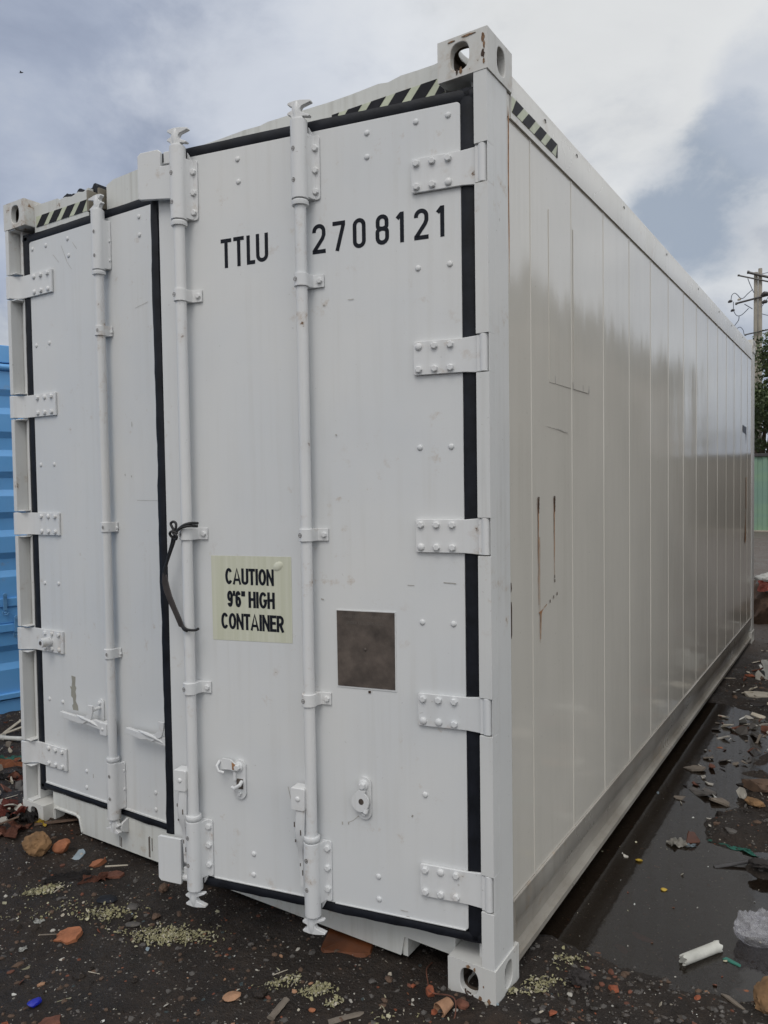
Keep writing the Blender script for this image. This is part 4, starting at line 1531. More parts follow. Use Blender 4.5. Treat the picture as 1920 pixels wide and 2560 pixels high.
mb = MB()
prof = []
for zc in (2.19, 1.90, 1.625, 1.345, 1.065, 0.42):
    prof += [(0.0, zc + 0.085), (-0.024, zc + 0.040), (-0.024, zc - 0.040), (0.0, zc - 0.085)]
prof = [(0.0, 2.40)] + prof + [(0.0, 0.16), (-0.08, 0.16), (-0.08, 2.40)]
mb.prism(prof, BY0 + 0.1, BY1 - 0.1, lambda a, b_, c: (BX + a, c, b_))
bpart(mb, 'side_panel', 'blue', angle=25)
mb = MB()
mb.box(BX - 0.06, BX + 0.012, BY0 + 0.1, BY1 - 0.1, 2.455, BH)
mb.tube([(BX + 0.006, BY0 + 0.1, 2.425), (BX + 0.006, BY1 - 0.1, 2.425)], 0.024, 10)
bpart(mb, 'top_rail', 'blue', bevel=0.006)
mb = MB()
mb.box(BX - 0.07, BX + 0.010, BY0 + 0.1, BY1 - 0.1, 0.01, 0.125)
mb.box(BX - 0.06, BX + 0.026, BY0 + 0.1, BY1 - 0.1, 0.135, 0.172)
bpart(mb, 'bottom_rail', 'blue', bevel=0.005)
mb = MB()
mb.box(BX - 0.002, BX + 0.016, BY0 + 0.1, BY1 - 0.1, 0.775, 0.835)
mb.box(BX - 0.002, BX + 0.018, BY0 + 0.1, BY1 - 0.1, 0.60, 0.655)
mb.box(BX - 0.02, BX + 0.006, BY0 + 0.1, BY1 - 0.1, 0.66, 0.77)
bpart(mb, 'flap_rail', 'blue', bevel=0.005)
for yy, zz in ((0.905, 0.80), (0.972, 0.64)):
    mb = MB()
    mb.box(BX + 0.019, BX + 0.034, yy - 0.012, yy + 0.012, zz - 0.045, zz + 0.055)
    mb.tube([(BX + 0.020, yy, zz + 0.06), (BX + 0.040, yy, zz + 0.06)], 0.013, 12)
    mb.tube([(BX + 0.030, yy - 0.016, zz - 0.05)] + [(BX + 0.030, yy + 0.018 * math.cos(math.radians(a)), zz - 0.062 + 0.016 * math.sin(math.radians(a))) for a in range(180, 361, 20)], 0.004, 8)
    mb.tube([(BX + 0.012, yy, zz - 0.062), (BX + 0.034, yy, zz - 0.062)], 0.008, 10)
    bpart(mb, 'latch', 'bluedark', bevel=0.002)
for y0, y1 in ((BY0, BY0 + 0.1), (BY1 - 0.1, BY1)):
    for x0 in (BX + 0.012, BX - 2.44 + 0.1):
        mb = MB()
        mb.box(x0 - 0.1, x0, y0, y1, 0.0, BH + 0.012)
        bpart(mb, 'corner_post', 'blue', bevel=0.006)
mb = MB()
mb.box(BX - 2.40, BX - 0.085, BY0 + 0.02, BY1 - 0.02, 0.13, BH - 0.02)
bpart(mb, 'container_body', 'blue')

BA = math.radians(-16)
piv = Vector((BX, 0.95, 0))
bl.rotation_euler = (0, 0, BA)
bl.location = piv + Matrix.Rotation(BA, 3, 'Z') @ (bl.location - piv)

# ------------------------------------------------------------------ green sheet fence
FY = 22.7
fence = empty('sheet_metal_fence', (0, FY, 0), 'pale green sheet metal fence with a dark top rail at the yard end', 'fence')
M['greysheet'] = plain('weathered_sheet', (0.125, 0.108, 0.092), 0.8, 0.45, 1.3, 0.2, spec=0.2)
for xa_, xb_, mt_ in ((-16.0, -0.3, 'green'), (-0.27, 4.6, 'greysheet')):
  mb = MB()
  prof, x, k = [], xa_, 0
  while x < xb_:
    d = 0.0 if k % 4 in (0, 1) else 0.03
    prof.append((x, FY + d))
    x += (0.10, 0.03, 0.10, 0.03)[k % 4]
    k += 1
  vs = [(a, b_, 0.02) for a, b_ in prof] + [(a, b_, 2.22) for a, b_ in prof]
  n = len(prof)
  mb.add(vs, [(i, i + 1, n + i + 1, n + i) for i in range(n - 1)])
  o = mb.build('sheet_panel', mt_, parent=fence, loc=-fence.location, recalc=False, smooth=False)
  if mt_ == 'greysheet':
      o['label'] = 'grey brown weathered stretch of sheeting'
  sd_ = o.modifiers.new('gauge', 'SOLIDIFY')
  sd_.thickness = 0.004
mb = MB()
mb.box(-16, 4.65, FY - 0.05, FY + 0.06, 2.225, 2.315)
mb.build('top_rail', 'darksteel', parent=fence, loc=-fence.location, bevel=0.01)
mb = MB()
mb.box(-16, 4.65, FY - 0.08, FY + 0.10, -0.1, 0.05)
mb.build('kerb', 'concrete', parent=fence, loc=-fence.location, bevel=0.01)
for i in range(8):
    mb = MB()
    xx = -15 + i * 2.5
    mb.box(xx - 0.04, xx + 0.04, FY + 0.031, FY + 0.11, 0.0, 2.225)
    mb.build('fence_post', 'darksteel', parent=fence, loc=-fence.location)

# ------------------------------------------------------------------ warehouse to the right (mirrored in the container's side)
WX, WY0, WY1 = 4.7, 10.3, 27.0
wh = empty('warehouse', (WX + 5, (WY0 + WY1) / 2, 0), 'long plain warehouse with dark eaves, reflected in the glossy side of the white container', 'warehouse')


def wpart(mb, name, mat, **kw):
    return mb.build(name, mat, parent=wh, loc=-wh.location, **kw)


mb = MB()
mb.box(WX, WX + 10, WY0, WY1, -0.1, 4.6)
wpart(mb, 'wall', 'shedwall')
mb = MB()
mb.prism([(WX - 0.15, 4.605), (WX - 0.15, 5.45), (WX + 5, 6.1), (WX + 10.15, 5.45), (WX + 10.15, 4.605)], WY0 - 0.4, WY1 + 0.4, lambda a, b_, c: (a, c, b_))
wpart(mb, 'roof', 'shedroof')
for i in range(5):
    mb = MB()
    yy = 11.4 + i * 2.9
    mb.box(WX - 0.03, WX + 0.02, yy, yy + 1.2, 3.0, 3.7)
    wpart(mb, 'window', 'darksteel')
mb = MB()
mb.box(WX - 0.04, WX + 0.02, 14.8, 18.0, 0, 2.8)
wpart(mb, 'sliding_door', 'concrete')

# ------------------------------------------------------------------ bank added out of view on the right to shade the container's far side
mb = MB()
nu, nv = 60, 34
vs = []
for i in range(nu):
    for j in range(nv):
        u, v = i / (nu - 1), j / (nv - 1)
        x, y = 1.0 + 2.6 * v, 1.9 + 8.0 * u
        e = (math.sin(math.pi * u) ** 0.3) * min(1.0, 4.5 * v) * min(1.0, 2.2 * (1 - v))
        h = 2.9 * e * (0.75 + 0.5 * float(fbm(x * 1.2, y * 0.8, 4, 44))) + (float(fbm(x * 5, y * 5, 3, 45)) - .5) * .12 * e
        vs.append((x + .3 * (float(fbm(y * .9, x, 2, 46)) - .5), y, h - 0.06))
mb.add(vs, [(i * nv + j, (i + 1) * nv + j, (i + 1) * nv + j + 1, i * nv + j + 1) for i in range(nu - 1) for j in range(nv - 1)])
M['bank'] = plain('shading_bank_earth', (0.10, 0.078, 0.06), 0.95, 0.4, 3, 0.5)
o = mb.build('shading_bank', 'bank', angle=80)
tag(o, 'long dark bank added unseen right of the yard, shading the container side', 'earth bank')

# ------------------------------------------------------------------ utility pole
PY = 27.0
pole = empty('utility_pole', (-2.33, PY, 0), 'twin shafted concrete utility pole with crossarms and drooping cables, behind the green fence', 'utility pole')


def ppart(mb, name, mat, **kw):
    return mb.build(name, mat, parent=pole, loc=-pole.location, **kw)


for xx, zt in ((-2.405, 8.66), (-2.27, 8.77)):
    mb = MB()
    mb.tube([(xx, PY, -0.2), (xx, PY, zt)], [0.085, 0.063], 14)
    ppart(mb, 'pole_shaft', 'concrete')
for a, c, r in (((-2.65, 8.68), (-1.75, 8.30), 0.042), ((-2.95, 8.62), (-1.75, 8.16), 0.026), ((-3.02, 7.66), (-1.6, 7.87), 0.034), ((-2.73, 6.55), (-1.85, 6.66), 0.022)):
    mb = MB()
    mb.tube([(a[0], PY - 0.12, a[1]), (c[0], PY - 0.12, c[1])], r, 8)
    mb.tube([(a[0] - 0.01, PY - 0.12, a[1]), (a[0] + 0.05, PY - 0.12, a[1] - 0.01)], r * 1.35, 8)
    ppart(mb, 'crossarm', 'darksteel')
for (x, z), mat, r in (((-3.2, 7.75), 'darksteel', 0.055), ((-3.12, 7.43), 'darksteel', 0.05), ((-2.91, 7.78), 'porcelain', 0.045), ((-2.12, 7.84), 'darksteel', 0.09), ((-2.12, 7.58), 'darksteel', 0.07), ((-1.9, 8.35), 'darksteel', 0.05)):
    mb = MB()
    mb.tube([(x - r * 1.2, PY - 0.12, z - r * .4), (x - r * .6, PY - 0.12, z), (x, PY - 0.12, z + r * .3), (x + r * .8, PY - 0.12, z + r * .2), (x + r * 1.3, PY - 0.12, z)], [r * .4, r * .8, r, r * .8, r * .5], 10)
    ppart(mb, 'insulator', mat)
for path, r in (([(-2.64, 8.46), (-2.58, 8.28), (-2.50, 8.07), (-2.45, 7.95)], .014), ([(-3.17, 7.79), (-3.14, 7.96), (-3.05, 8.02), (-2.95, 7.93), (-2.88, 7.83), (-2.78, 7.81), (-2.64, 7.94), (-2.48, 8.07)], .014),
                ([(-3.09, 7.73), (-3.09, 7.54), (-3.07, 7.39), (-3.00, 7.26), (-2.91, 7.22), (-2.79, 7.27), (-2.61, 7.44)], .013), ([(-2.91, 7.20), (-2.93, 7.07), (-3.03, 6.93), (-3.2, 6.7)], .015),
                ([(-2.75, 6.56), (-2.78, 6.71), (-2.86, 6.82), (-2.95, 6.81), (-3.1, 6.7)], .012), ([(-2.74, 7.60), (-2.49, 7.40)], .016), ([(-2.22, 7.42), (-2.0, 7.75), (-1.8, 8.2)], .013), ([(-2.21, 7.2), (-1.95, 7.1), (-1.5, 7.0)], .012), ([(-2.2, 8.55), (-1.4, 8.6)], .011)):
    mb = MB()
    mb.tube(smooth_path([(x, PY - 0.14, z) for x, z in path], 6), r, 6)
    ppart(mb, 'cable', 'cable')


# ------------------------------------------------------------------ trees beyond the fence
def tree(x, y, h, rad, seed, label, nleaf=5200):
    r_ = np.random.RandomState(seed)
    t = empty('leafy_tree', (x, y, 0), label, 'tree', 'trees beyond the green fence')
    mb = MB()
    mb.tube([(0, 0, -0.1), (0.05, 0.03, h * .3), (-0.08, 0.05, h * .55), (0.04, 0, h * .85)], [0.16, 0.12, 0.09, 0.03], 9)
    clumps = []
    for k in range(26):
        a, e = r_.uniform(0, 6.283), r_.uniform(-0.5, 1.3)
        rr = rad * r_.uniform(0.45, 0.95)
        c = Vector((rr * math.cos(a) * math.cos(e), rr * math.sin(a) * math.cos(e), h * .60 + h * .36 * math.sin(e) * r_.uniform(.6, 1.0)))
        clumps.append((c, rad * r_.uniform(0.22, 0.42)))
        if k < 11:
            z0 = h * r_.uniform(.3, .6)
            mb.tube([(0, 0, z0), tuple(c * .5 + Vector((0, 0, z0 * .5))), tuple(c)], [0.05, 0.035, 0.012], 6)
    mb.build('trunk', 'bark', parent=t)
    mb = MB()
    vs, fs, mi = [], [], []
    for i in range(nleaf):
        c, cr = clumps[r_.randint(len(clumps))]
        d = r_.normal(size=3)
        d /= np.linalg.norm(d)
        p = np.array(c) + d * cr * r_.uniform(.3, 1.05) * np.array([1, 1, .8])
        s = r_.uniform(.035, .085)
        u = r_.normal(size=3)
        u /= np.linalg.norm(u)
        w = np.cross(u, r_.normal(size=3))
        w /= np.linalg.norm(w)
        o_ = len(vs)
        vs += [p - u * s, p + w * s * .5, p + u * s, p - w * s * .5]
        fs.append((o_, o_ + 1, o_ + 2, o_ + 3))
    mb.v = [tuple(q) for q in vs]
    mb.f = fs
    mb.m = [int(r_.rand() < .4) for _ in fs]
    mb.build('crown', ['leaf0', 'leaf1'], parent=t, recalc=False, smooth=False)
    return t


tree(-1.05, 25.0, 6.7, 1.75, 3, 'bushy green tree beside the utility pole at the right edge of the photo', 9000)
tree(-2.0, 26.0, 4.4, 1.0, 8, 'lower leafy tree directly in front of the utility pole behind the green fence', 4000)
tree(5.6, 26.0, 5.6, 2.1, 5, 'leafy tree far to the right behind the green fence, out past the pole', 3500)

# ------------------------------------------------------------------ a small bird high on the left
mb = MB()
mb.tube([(-0.06, 0, 0), (-0.03, 0, 0.004), (0.01, 0, 0.006), (0.05, 0, 0.008), (0.07, 0, 0.006)], [0.004, 0.014, 0.018, 0.013, 0.005], 8)
mb.add([(0.02, 0, 0.01), (-0.015, 0, 0.01), (-0.035, 0.075, 0.045), (0.005, 0.08, 0.045)], [(0, 1, 2, 3)])
mb.add([(0.02, 0, 0.01), (-0.015, 0, 0.01), (-0.035, -0.075, 0.045), (0.005, -0.08, 0.045)], [(0, 3, 2, 1)])
mb.add([(-0.055, 0.004, 0), (-0.055, -0.004, 0), (-0.10, -0.018, 0), (-0.10, 0.018, 0)], [(0, 1, 2, 3)])
bird = mb.build('bird', 'darkcloth', loc=(-9.686, 4.709, 7.747), recalc=False)
bird.rotation_euler = (0.3, -0.2, 0.9)
bird.scale = (0.45, 0.45, 0.45)
tag(bird, 'tiny dark bird flying high in the grey sky at the upper left', 'bird')


# ------------------------------------------------------------------ debris
def rock_mesh(size, seed, cuts=0, rough=0.18, sub=4):
    bm = bmesh.new()
    bmesh.ops.create_icosphere(bm, subdivisions=sub, radius=1.0)
    r_ = random.Random(seed)
    ps = [Vector((r_.gauss(0, 1), r_.gauss(0, 1), r_.gauss(0, 1))).normalized() for _ in range(7)]
    am = [r_.uniform(-rough, rough) * 1.6 for _ in range(7)]
    planes = [(Vector((r_.gauss(0, 1), r_.gauss(0, 1), r_.gauss(0, 1) * .7)).normalized(), r_.uniform(.45, .75)) for _ in range(cuts)]
    for v in bm.verts:
        p = v.co.normalized()
        k = 1.0
        for q, a in zip(ps, am):
            k += a * max(0, p.dot(q)) ** 3
        k += r_.uniform(-1, 1) * rough * .16
        q_ = p * 1.7 + Vector((seed * 3.1, seed * 1.7, seed))
        k += rough * 1.3 * (mnoise.fractal(q_, 0.9, 2.1, 4))
        p = p * k
        for n_, d in planes:
            e = p.dot(n_) - d
            if e > 0:
                p = p - n_ * e * 0.97
        v.co = Vector((p.x * size[0] / 2, p.y * size[1] / 2, p.z * size[2] / 2))
    return bm


def place(name, bm, mat, x, y, rot, label, cat, sink=0.3, group=None, smooth=True, tilt=(0, 0), z=None, angle=30):
    me = bpy.data.meshes.new(name)
    bm.to_mesh(me)
    bm.free()
    me.materials.append(M[mat])
    if smooth:
        me.polygons.foreach_set('use_smooth', [True] * len(me.polygons))
        me.set_sharp_from_angle(angle=math.radians(angle))
    o = bpy.data.objects.new(name, me)
    COL.objects.link(o)
    zs = [v.co.z for v in me.vertices]
    lo, hi = min(zs), max(zs)
    o.location = (x, y, (gz(x, y) if z is None else z) - lo - sink * (hi - lo))
    o.rotation_euler = (tilt[0], tilt[1], rot)
    return tag(o, label, cat, group or GROUPS.get(name))


def rock(name, x, y, size, mat, seed, label, cat, cuts=0, rough=0.18, sink=0.25, rot=0.0, group=None, tilt=(0, 0), z=None):
    cuts = cuts * 2 if 'brick' in name else cuts
    return place(name, rock_mesh(size, seed, cuts, rough, 4 if 'brick' not in name else 3), mat, x, y, rot, label, cat, sink, group, 'brick' not in name, tilt, z)


def slab_bm(poly, h, jit=0.0, seed=0):
    """flat broken piece: outline extruded, upper face slightly uneven"""
    r_ = random.Random(seed)
    bm = bmesh.new()
    n = len(poly)
    # subdivide and roughen the outline
    P_ = []
    for i in range(n):
        a, b_ = poly[i], poly[(i + 1) % n]
        for k in range(3):
            t = k / 3
            P_.append((a[0] + (b_[0] - a[0]) * t + r_.uniform(-jit, jit), a[1] + (b_[1] - a[1]) * t + r_.uniform(-jit, jit)))
    lo = [bm.verts.new((p[0], p[1], 0)) for p in P_]
    hi = [bm.verts.new((p[0] * .95, p[1] * .95, h + r_.uniform(-h, h) * .12)) for p in P_]
    c = bm.verts.new((sum(p[0] for p in P_) / len(P_), sum(p[1] for p in P_) / len(P_), h * 1.08))
    m_ = len(P_)
    for i in range(m_):
        j = (i + 1) % m_
        bm.faces.new((lo[i], lo[j], hi[j], hi[i]))
        bm.faces.new((hi[i], hi[j], c))
    bm.faces.new(lo[::-1])
    return bm


def sheet_bm(w, d, amp, seed, n=16, fold=2.5, thick=0.0012, ragged=0.12):
    """crumpled thin sheet with real thickness"""
    bm = bmesh.new()
    xs = np.linspace(-.5, .5, n)
    r_ = np.random.RandomState(seed)
    grid = {}
    for i, a in enumerate(xs):
        for j, c in enumerate(xs):
            h = abs(float(fbm(a * fold * 1.6 + seed, c * fold * 1.6, 3, seed)) - .5) * 2 * amp
            e = 1 + ragged * (float(vnoise(a * 5 + seed, c * 5, seed + 3)) - .5) * 2
            grid[i, j] = bm.verts.new((a * w * e, c * d * e, h))
    for i in range(n - 1):
        for j in range(n - 1):
            bm.faces.new((grid[i, j], grid[i + 1, j], grid[i + 1, j + 1], grid[i, j + 1]))
    g = bmesh.ops.solidify(bm, geom=bm.faces[:], thickness=thick)
    return bm


def stick_bm(L, r, bend, seed, taper=0.7, n=8, flat=1.0):
    r_ = random.Random(seed)
    bm = bmesh.new()
    rings = []
    K = 7
    for i in range(K):
        t = i / (K - 1) - .5
        rr = r * (1 - (1 - taper) * (t + .5)) * r_.uniform(.9, 1.1)
        y = bend * (0.25 - t * t) * 4 * L * .25
        rings.append([bm.verts.new((t * L, y + rr * math.cos(2 * math.pi * k / n), flat * rr * math.sin(2 * math.pi * k / n))) for k in range(n)])
    for i in range(K - 1):
        for k in range(n):
            bm.faces.new((rings[i][k], rings[i][(k + 1) % n], rings[i + 1][(k + 1) % n], rings[i + 1][k]))
    bm.faces.new(rings[0][::-1])
    bm.faces.new(rings[-1])
    return bm


GROUPS = {'brick_chunk': 'brick chunks lying on the mud', 'stone': 'loose stones on the mud', 'flat_stone': 'loose stones on the mud', 'dark_rag': 'rags in the mud', 'red_sheet': 'torn red sheets in the rubble',
          'twig': 'twigs on the mud', 'dry_leaf': 'dry leaves on the mud', 'wood_splinter': 'wood splinters and laths', 'mud_clod': 'mud clods by the puddle', 'brick_fragment': 'flat brick and tile fragments',
          'tile_shard': 'flat brick and tile fragments', 'tile_slab': 'flat brick and tile fragments', 'crumpled_paper': 'crumpled papers at the puddle', 'white_lath': 'planks beside the blue container', 'plastic_scrap': 'plastic scraps on the mud',
          'tarpaulin': 'tarpaulin pieces at the left edge', 'metal_rod': 'dark rods on the wet ground', 'boulder': 'big brown rocks', 'teal_scrap': 'coloured scraps in the puddle', 'wood_lath': 'brown sticks by the left corner'}
VX = math.atan2(0.5407, 0.8411)     # heading of the picture's horizontal on the ground

# -- left foreground
rock('boulder', -2.09, -0.15, (0.13, 0.105, 0.11), 'sandstone', 11, 'large tan boulder lying by the buried left corner of the white container', 'rock', 3, 0.17, 0.25, VX)
rock('brick_chunk', -2.012, -0.078, (0.082, 0.06, 0.062), 'tile', 12, 'orange brick chunk touching the right side of the tan boulder', 'brick', 4, 0.12, 0.15, VX + .2)
place('plastic_scrap', slab_bm([(-.018, -.035), (.012, -.04), (.022, .02), (.0, .04), (-.016, .03)], .006, .002, 2), 'paleblue', -1.925, -0.065, 0.4, 'pale grey blue plastic scrap right of the orange brick chunk', 'plastic scrap', 0.1, tilt=(.35, .1))
place('tile_shard', slab_bm([(-.03, -.015), (.0, -.022), (.034, .012), (.01, .018), (-.024, .012)], .018, .002, 3), 'tile', -1.80, -0.06, VX, 'small orange tile shard with a pale broken edge, under the left door', 'tile shard', 0.15, tilt=(.3, -.2))
place('brick_fragment', slab_bm([(-.04, -.02), (.03, -.025), (.045, .01), (.0, .028), (-.04, .015)], .016, .003, 4), 'brickdark', -1.665, -0.085, VX, 'muddy brown brick fragment lying under a pale splinter of wood', 'brick', 0.35)
place('wood_splinter', stick_bm(0.092, .0035, .02, 5, .8), 'palewood', -1.685, -0.055, VX + .1, 'short pale splinter of wood resting on the muddy brick fragment', 'splinter', -3.2)
place('tile_slab', slab_bm([(-.046, .0), (-.030, .022), (-.006, .034), (.026, .040), (.046, .022), (.040, -.018), (.018, -.042), (-.014, -.03), (-.042, -.026), (-.028, -.006)], .014, .0025, 6), 'tile', -1.438, -0.45, VX - .1, 'flat orange terracotta tile piece alone on the mud at the left', 'tile shard', 0.1, tilt=(.22, -.05))
place('twig', stick_bm(0.07, .003, .05, 7), 'wood', -1.515, -0.475, VX + .05, 'thin grey twig poking out left of the flat terracotta tile piece', 'twig', 0.1)
rock('bottle_cap', -1.205, -0.727, (0.044, 0.026, 0.022), 'blueplastic', 13, 'bright blue plastic lump on the mud at the bottom left', 'plastic scrap', 1, 0.12, 0.05, VX + .9)
rock('flat_stone', -0.705, -0.39, (0.058, 0.042, 0.014), 'tanstone', 14, 'smooth tan oval stone at the bottom of the picture', 'stone', 1, 0.06, 0.1, VX + .5)
rock('stone', -1.387, -0.065, (0.04, 0.036, 0.036), 'brownstone', 15, 'small round brown stone below the bottom hanging plate of the ajar door', 'stone', 1, 0.15, 0.2)
rock('stone', -1.40, -0.20, (0.045, 0.035, 0.02), 'greystone', 16, 'dull purple grey stone right of the dark rubber disc', 'stone', 2, 0.15, 0.3)
rock('stone', -1.27, -0.205, (0.035, 0.03, 0.022), 'brownstone', 18, 'dark brown stone above the pile of yellowish wood shavings', 'stone', 2, 0.15, 0.25)
rock('flat_stone', -1.31, -0.275, (0.06, 0.03, 0.014), 'greystone', 17, 'flat grey stone at the left end of the big shavings pile', 'stone', 1, 0.1, 0.2, VX)
place('rubber_disc', rock_mesh((0.085, 0.06, 0.016), 21, 1, 0.12), 'rubber', -1.522, -0.222, VX, 'flat dark rubber disc lying left of the shavings pile', 'rubber scrap', 0.15)
place('dark_rag', sheet_bm(0.16, 0.085, 0.03, 22, 18, 2.2, .003, .3), 'darkcloth', -1.80, -0.20, VX, 'crumpled dark brown rag on the mud near the left door', 'rag', 0.05)
place('dark_rag', sheet_bm(0.11, 0.06, 0.03, 62, 14, 2.2, .003, .3), 'brickdark', -1.70, -0.155, VX + .3, 'reddish brown scrap of rag behind the crumpled dark rag', 'rag', 0.1)
place('plastic_scrap', sheet_bm(0.03, 0.022, 0.014, 23, 8, 2, .0012, .4), 'white', -1.616, -0.451, .2, 'crumpled white scrap left of the flat terracotta tile piece', 'plastic scrap', 0.1)
place('plastic_scrap', sheet_bm(0.026, 0.02, 0.014, 24, 8, 2, .0012, .5), 'white', -1.502, -0.580, 1.2, 'torn white scrap below the flat terracotta tile piece', 'plastic scrap', 0.1)
place('dry_leaf', sheet_bm(0.036, 0.011, 0.004, 25, 10, 1, .0008, .3), 'leaf', -1.408, -0.634, VX + .75, 'small pale dry leaf above and right of the blue plastic lump', 'leaf', 0.0, tilt=(.3, 0))
place('dry_leaf', sheet_bm(0.042, 0.012, 0.004, 26, 10, 1, .0008, .3), 'leaf', -1.144, -0.667, VX + .6, 'yellowish dry leaf right of the blue plastic lump', 'leaf', 0.0, tilt=(.2, 0))
place('twig', stick_bm(0.045, .0016, .02, 27), 'palewood', -1.182, -0.532, VX - .3, 'thin straight pale twig in the middle of the left foreground', 'twig', 0.0)
place('twig', stick_bm(0.058, .003, .03, 28), 'palewood', -1.735, -0.285, VX + 1.25, 'pale twig standing by the small shavings heap on the left', 'twig', 0.0)
place('brick_fragment', slab_bm([(-.03, -.02), (.028, -.024), (.03, .018), (-.01, .026), (-.034, .012)], .012, .003, 29), 'brickdark', -1.09, -0.75, VX + .5, 'dull red brick fragment at the bottom edge of the picture', 'brick', 0.3)
# -- rubble at the left corner
place('red_sheet', sheet_bm(0.22, 0.15, 0.07, 31, 20, 2.4, .002, .35), 'redcloth', -2.50, -0.06, VX + .3, 'torn red plastic sheet in the rubble at the left edge', 'plastic sheet', 0.25)
place('red_sheet', sheet_bm(0.20, 0.11, 0.05, 32, 18, 2.4, .002, .35), 'brickdark', -2.36, -0.15, VX - .2, 'muddy reddish sheet beside the tan boulder', 'plastic sheet', 0.25)
place('yellow_scrap', sheet_bm(0.06, 0.045, 0.03, 33, 10, 2, .002, .4), 'yellow', -2.265, -0.012, .3, 'yellow plastic scrap at the foot of the left corner casting', 'plastic scrap', 0.05)
place('wood_lath', stick_bm(0.24, .013, .05, 34, .7, 8, .5), 'brownstone', -2.195, 0.045, VX + .25, 'brown wooden lath slid into the left fork pocket', 'wood', -0.4)
place('wood_lath', stick_bm(0.20, .009, .03, 64, .7, 8, .6), 'brownstone', -2.38, -0.17, VX + .55, 'brown branch leaning over the muddy red sheet', 'wood', -1.4, tilt=(0, -.2))
place('dark_rag', sheet_bm(0.13, 0.10, 0.08, 35, 14, 2.6, .003, .4), 'darkcloth', -2.36, -0.035, .2, 'black rag stuffed against the left corner casting', 'rag', 0.15)
place('white_lath', stick_bm(0.30, .012, .02, 36, .9, 8, .5), 'palewood', -3.64, 0.69, VX + .50, 'pale plank lying across another beside the blue container', 'wood', -1.5, tilt=(0, -.25))
place('white_lath', stick_bm(0.22, .012, .02, 37, .9, 8, .5), 'palewood', -3.72, 0.70, VX + 1.2, 'pale plank leaning under another beside the blue container', 'wood', -.5, tilt=(0, -.3))
place('white_pipe', stick_bm(0.42, .014, -.12, 38, .95, 10), 'white', -3.56, 0.61, VX - .22, 'white bent pipe on the ground at the left edge', 'pipe', 0.05)
place('tarpaulin', sheet_bm(0.30, 0.14, 0.05, 39, 20, 2.0, .002, .3), 'tile', -3.22, 0.40, VX - .1, 'faded orange tarpaulin on the ground at the left edge', 'tarpaulin', 0.2)
place('tarpaulin', sheet_bm(0.16, 0.05, 0.05, 65, 14, 2.0, .002, .3), 'teal', -3.27, 0.44, VX + .1, 'green strip of tarpaulin lying on the faded orange one', 'tarpaulin', -0.1)
place('red_sheet', sheet_bm(0.09, 0.05, 0.03, 40, 12, 2, .002, .4), 'redcloth', -2.90, 0.27, VX + .3, 'small red cloth piece beyond the left corner post', 'cloth', 0.2)
place('dark_rag', sheet_bm(0.20, 0.09, 0.06, 41, 14, 2.4, .003, .4), 'darkcloth', -3.02, 0.25, VX, 'black rag on the ground beyond the left corner post', 'rag', 0.2)
place('wood_splinter', stick_bm(0.10, .005, .02, 42, .5, 6, .4), 'palewood', -2.62, 0.03, VX + .8, 'white splinter left of the buried corner casting', 'splinter', -.4)
# -- under the doors
tray_bm = slab_bm([(a * .74, b_ * .74) for a, b_ in [(-.12, -.085), (-.10, -.105), (.10, -.105), (.12, -.085), (.12, .085), (.10, .10), (-.10, .10), (-.12, .085)]], .012, .0, 43)
place('plastic_tray', tray_bm, 'orangeplastic', -0.575, 0.050, VX - .18, 'orange plastic lid half tucked under the sill', 'lid', 0.3)
rock('brick_chunk', -0.195, -0.055, (0.038, 0.034, 0.038), 'brick', 44, 'bright orange brick chunk left of the near corner casting', 'brick', 4, 0.1, 0.15, .4)
rock('brick_chunk', -0.262, -0.048, (0.022, 0.018, 0.014), 'brick', 45, 'small orange brick crumb farthest left of the near corner casting', 'brick', 3, 0.1, 0.2, .4)
rock('brick_chunk', -0.150, -0.115, (0.024, 0.022, 0.016), 'brick', 46, 'small orange brick crumb below the crushed cup', 'brick', 3, 0.1, 0.2, .1)
rock('brick_chunk', -0.092, -0.050, (0.05, 0.03, 0.028), 'brickdark', 47, 'dull red brick chunk right of the crushed cup', 'brick', 3, 0.1, 0.3, .3)
rock('brick_chunk', -0.467, -0.295, (0.024, 0.018, 0.012), 'tile', 48, 'orange pebble of brick above the grey branch at the bottom', 'brick', 3, 0.1, 0.2, .3)
rock('stone', -0.345, -0.06, (0.024, 0.022, 0.016), 'brownstone', 49, 'brown stone just left of the orange brick chunks by the casting', 'stone', 2, 0.15, 0.2)
rock('stone', -0.385, -0.09, (0.026, 0.02, 0.014), 'greystone', 50, 'grey stone amid the brick crumbs under the ajar door', 'stone', 2, 0.15, 0.2)
cup = bmesh.new()
rings, NC = [], 18
for zz, rr in ((0, .012), (.0, .017), (.03, .0205), (.046, .0235), (.046, .0215), (.02, .018), (.003, .015)):
    rings.append([cup.verts.new((zz, rr * math.cos(2 * math.pi * k / NC) * (1 + .12 * math.sin(3 * 6.283 * k / NC + zz * 60)), rr * .82 * math.sin(2 * math.pi * k / NC))) for k in range(NC)])
for i in range(len(rings) - 1):
    for k in range(NC):
        cup.faces.new((rings[i][k], rings[i][(k + 1) % NC], rings[i + 1][(k + 1) % NC], rings[i + 1][k]))
cup.faces.new(rings[0])
cup.faces.new(rings[-1][::-1])
bmesh.ops.recalc_face_normals(cup, faces=cup.faces)
place('crushed_cup', cup, 'tanstone', -0.118, -0.072, -1.9, 'crushed dirty paper cup lying in front of the near corner casting', 'cup', 0.05, tilt=(0, .1), angle=60)
mb = MB()
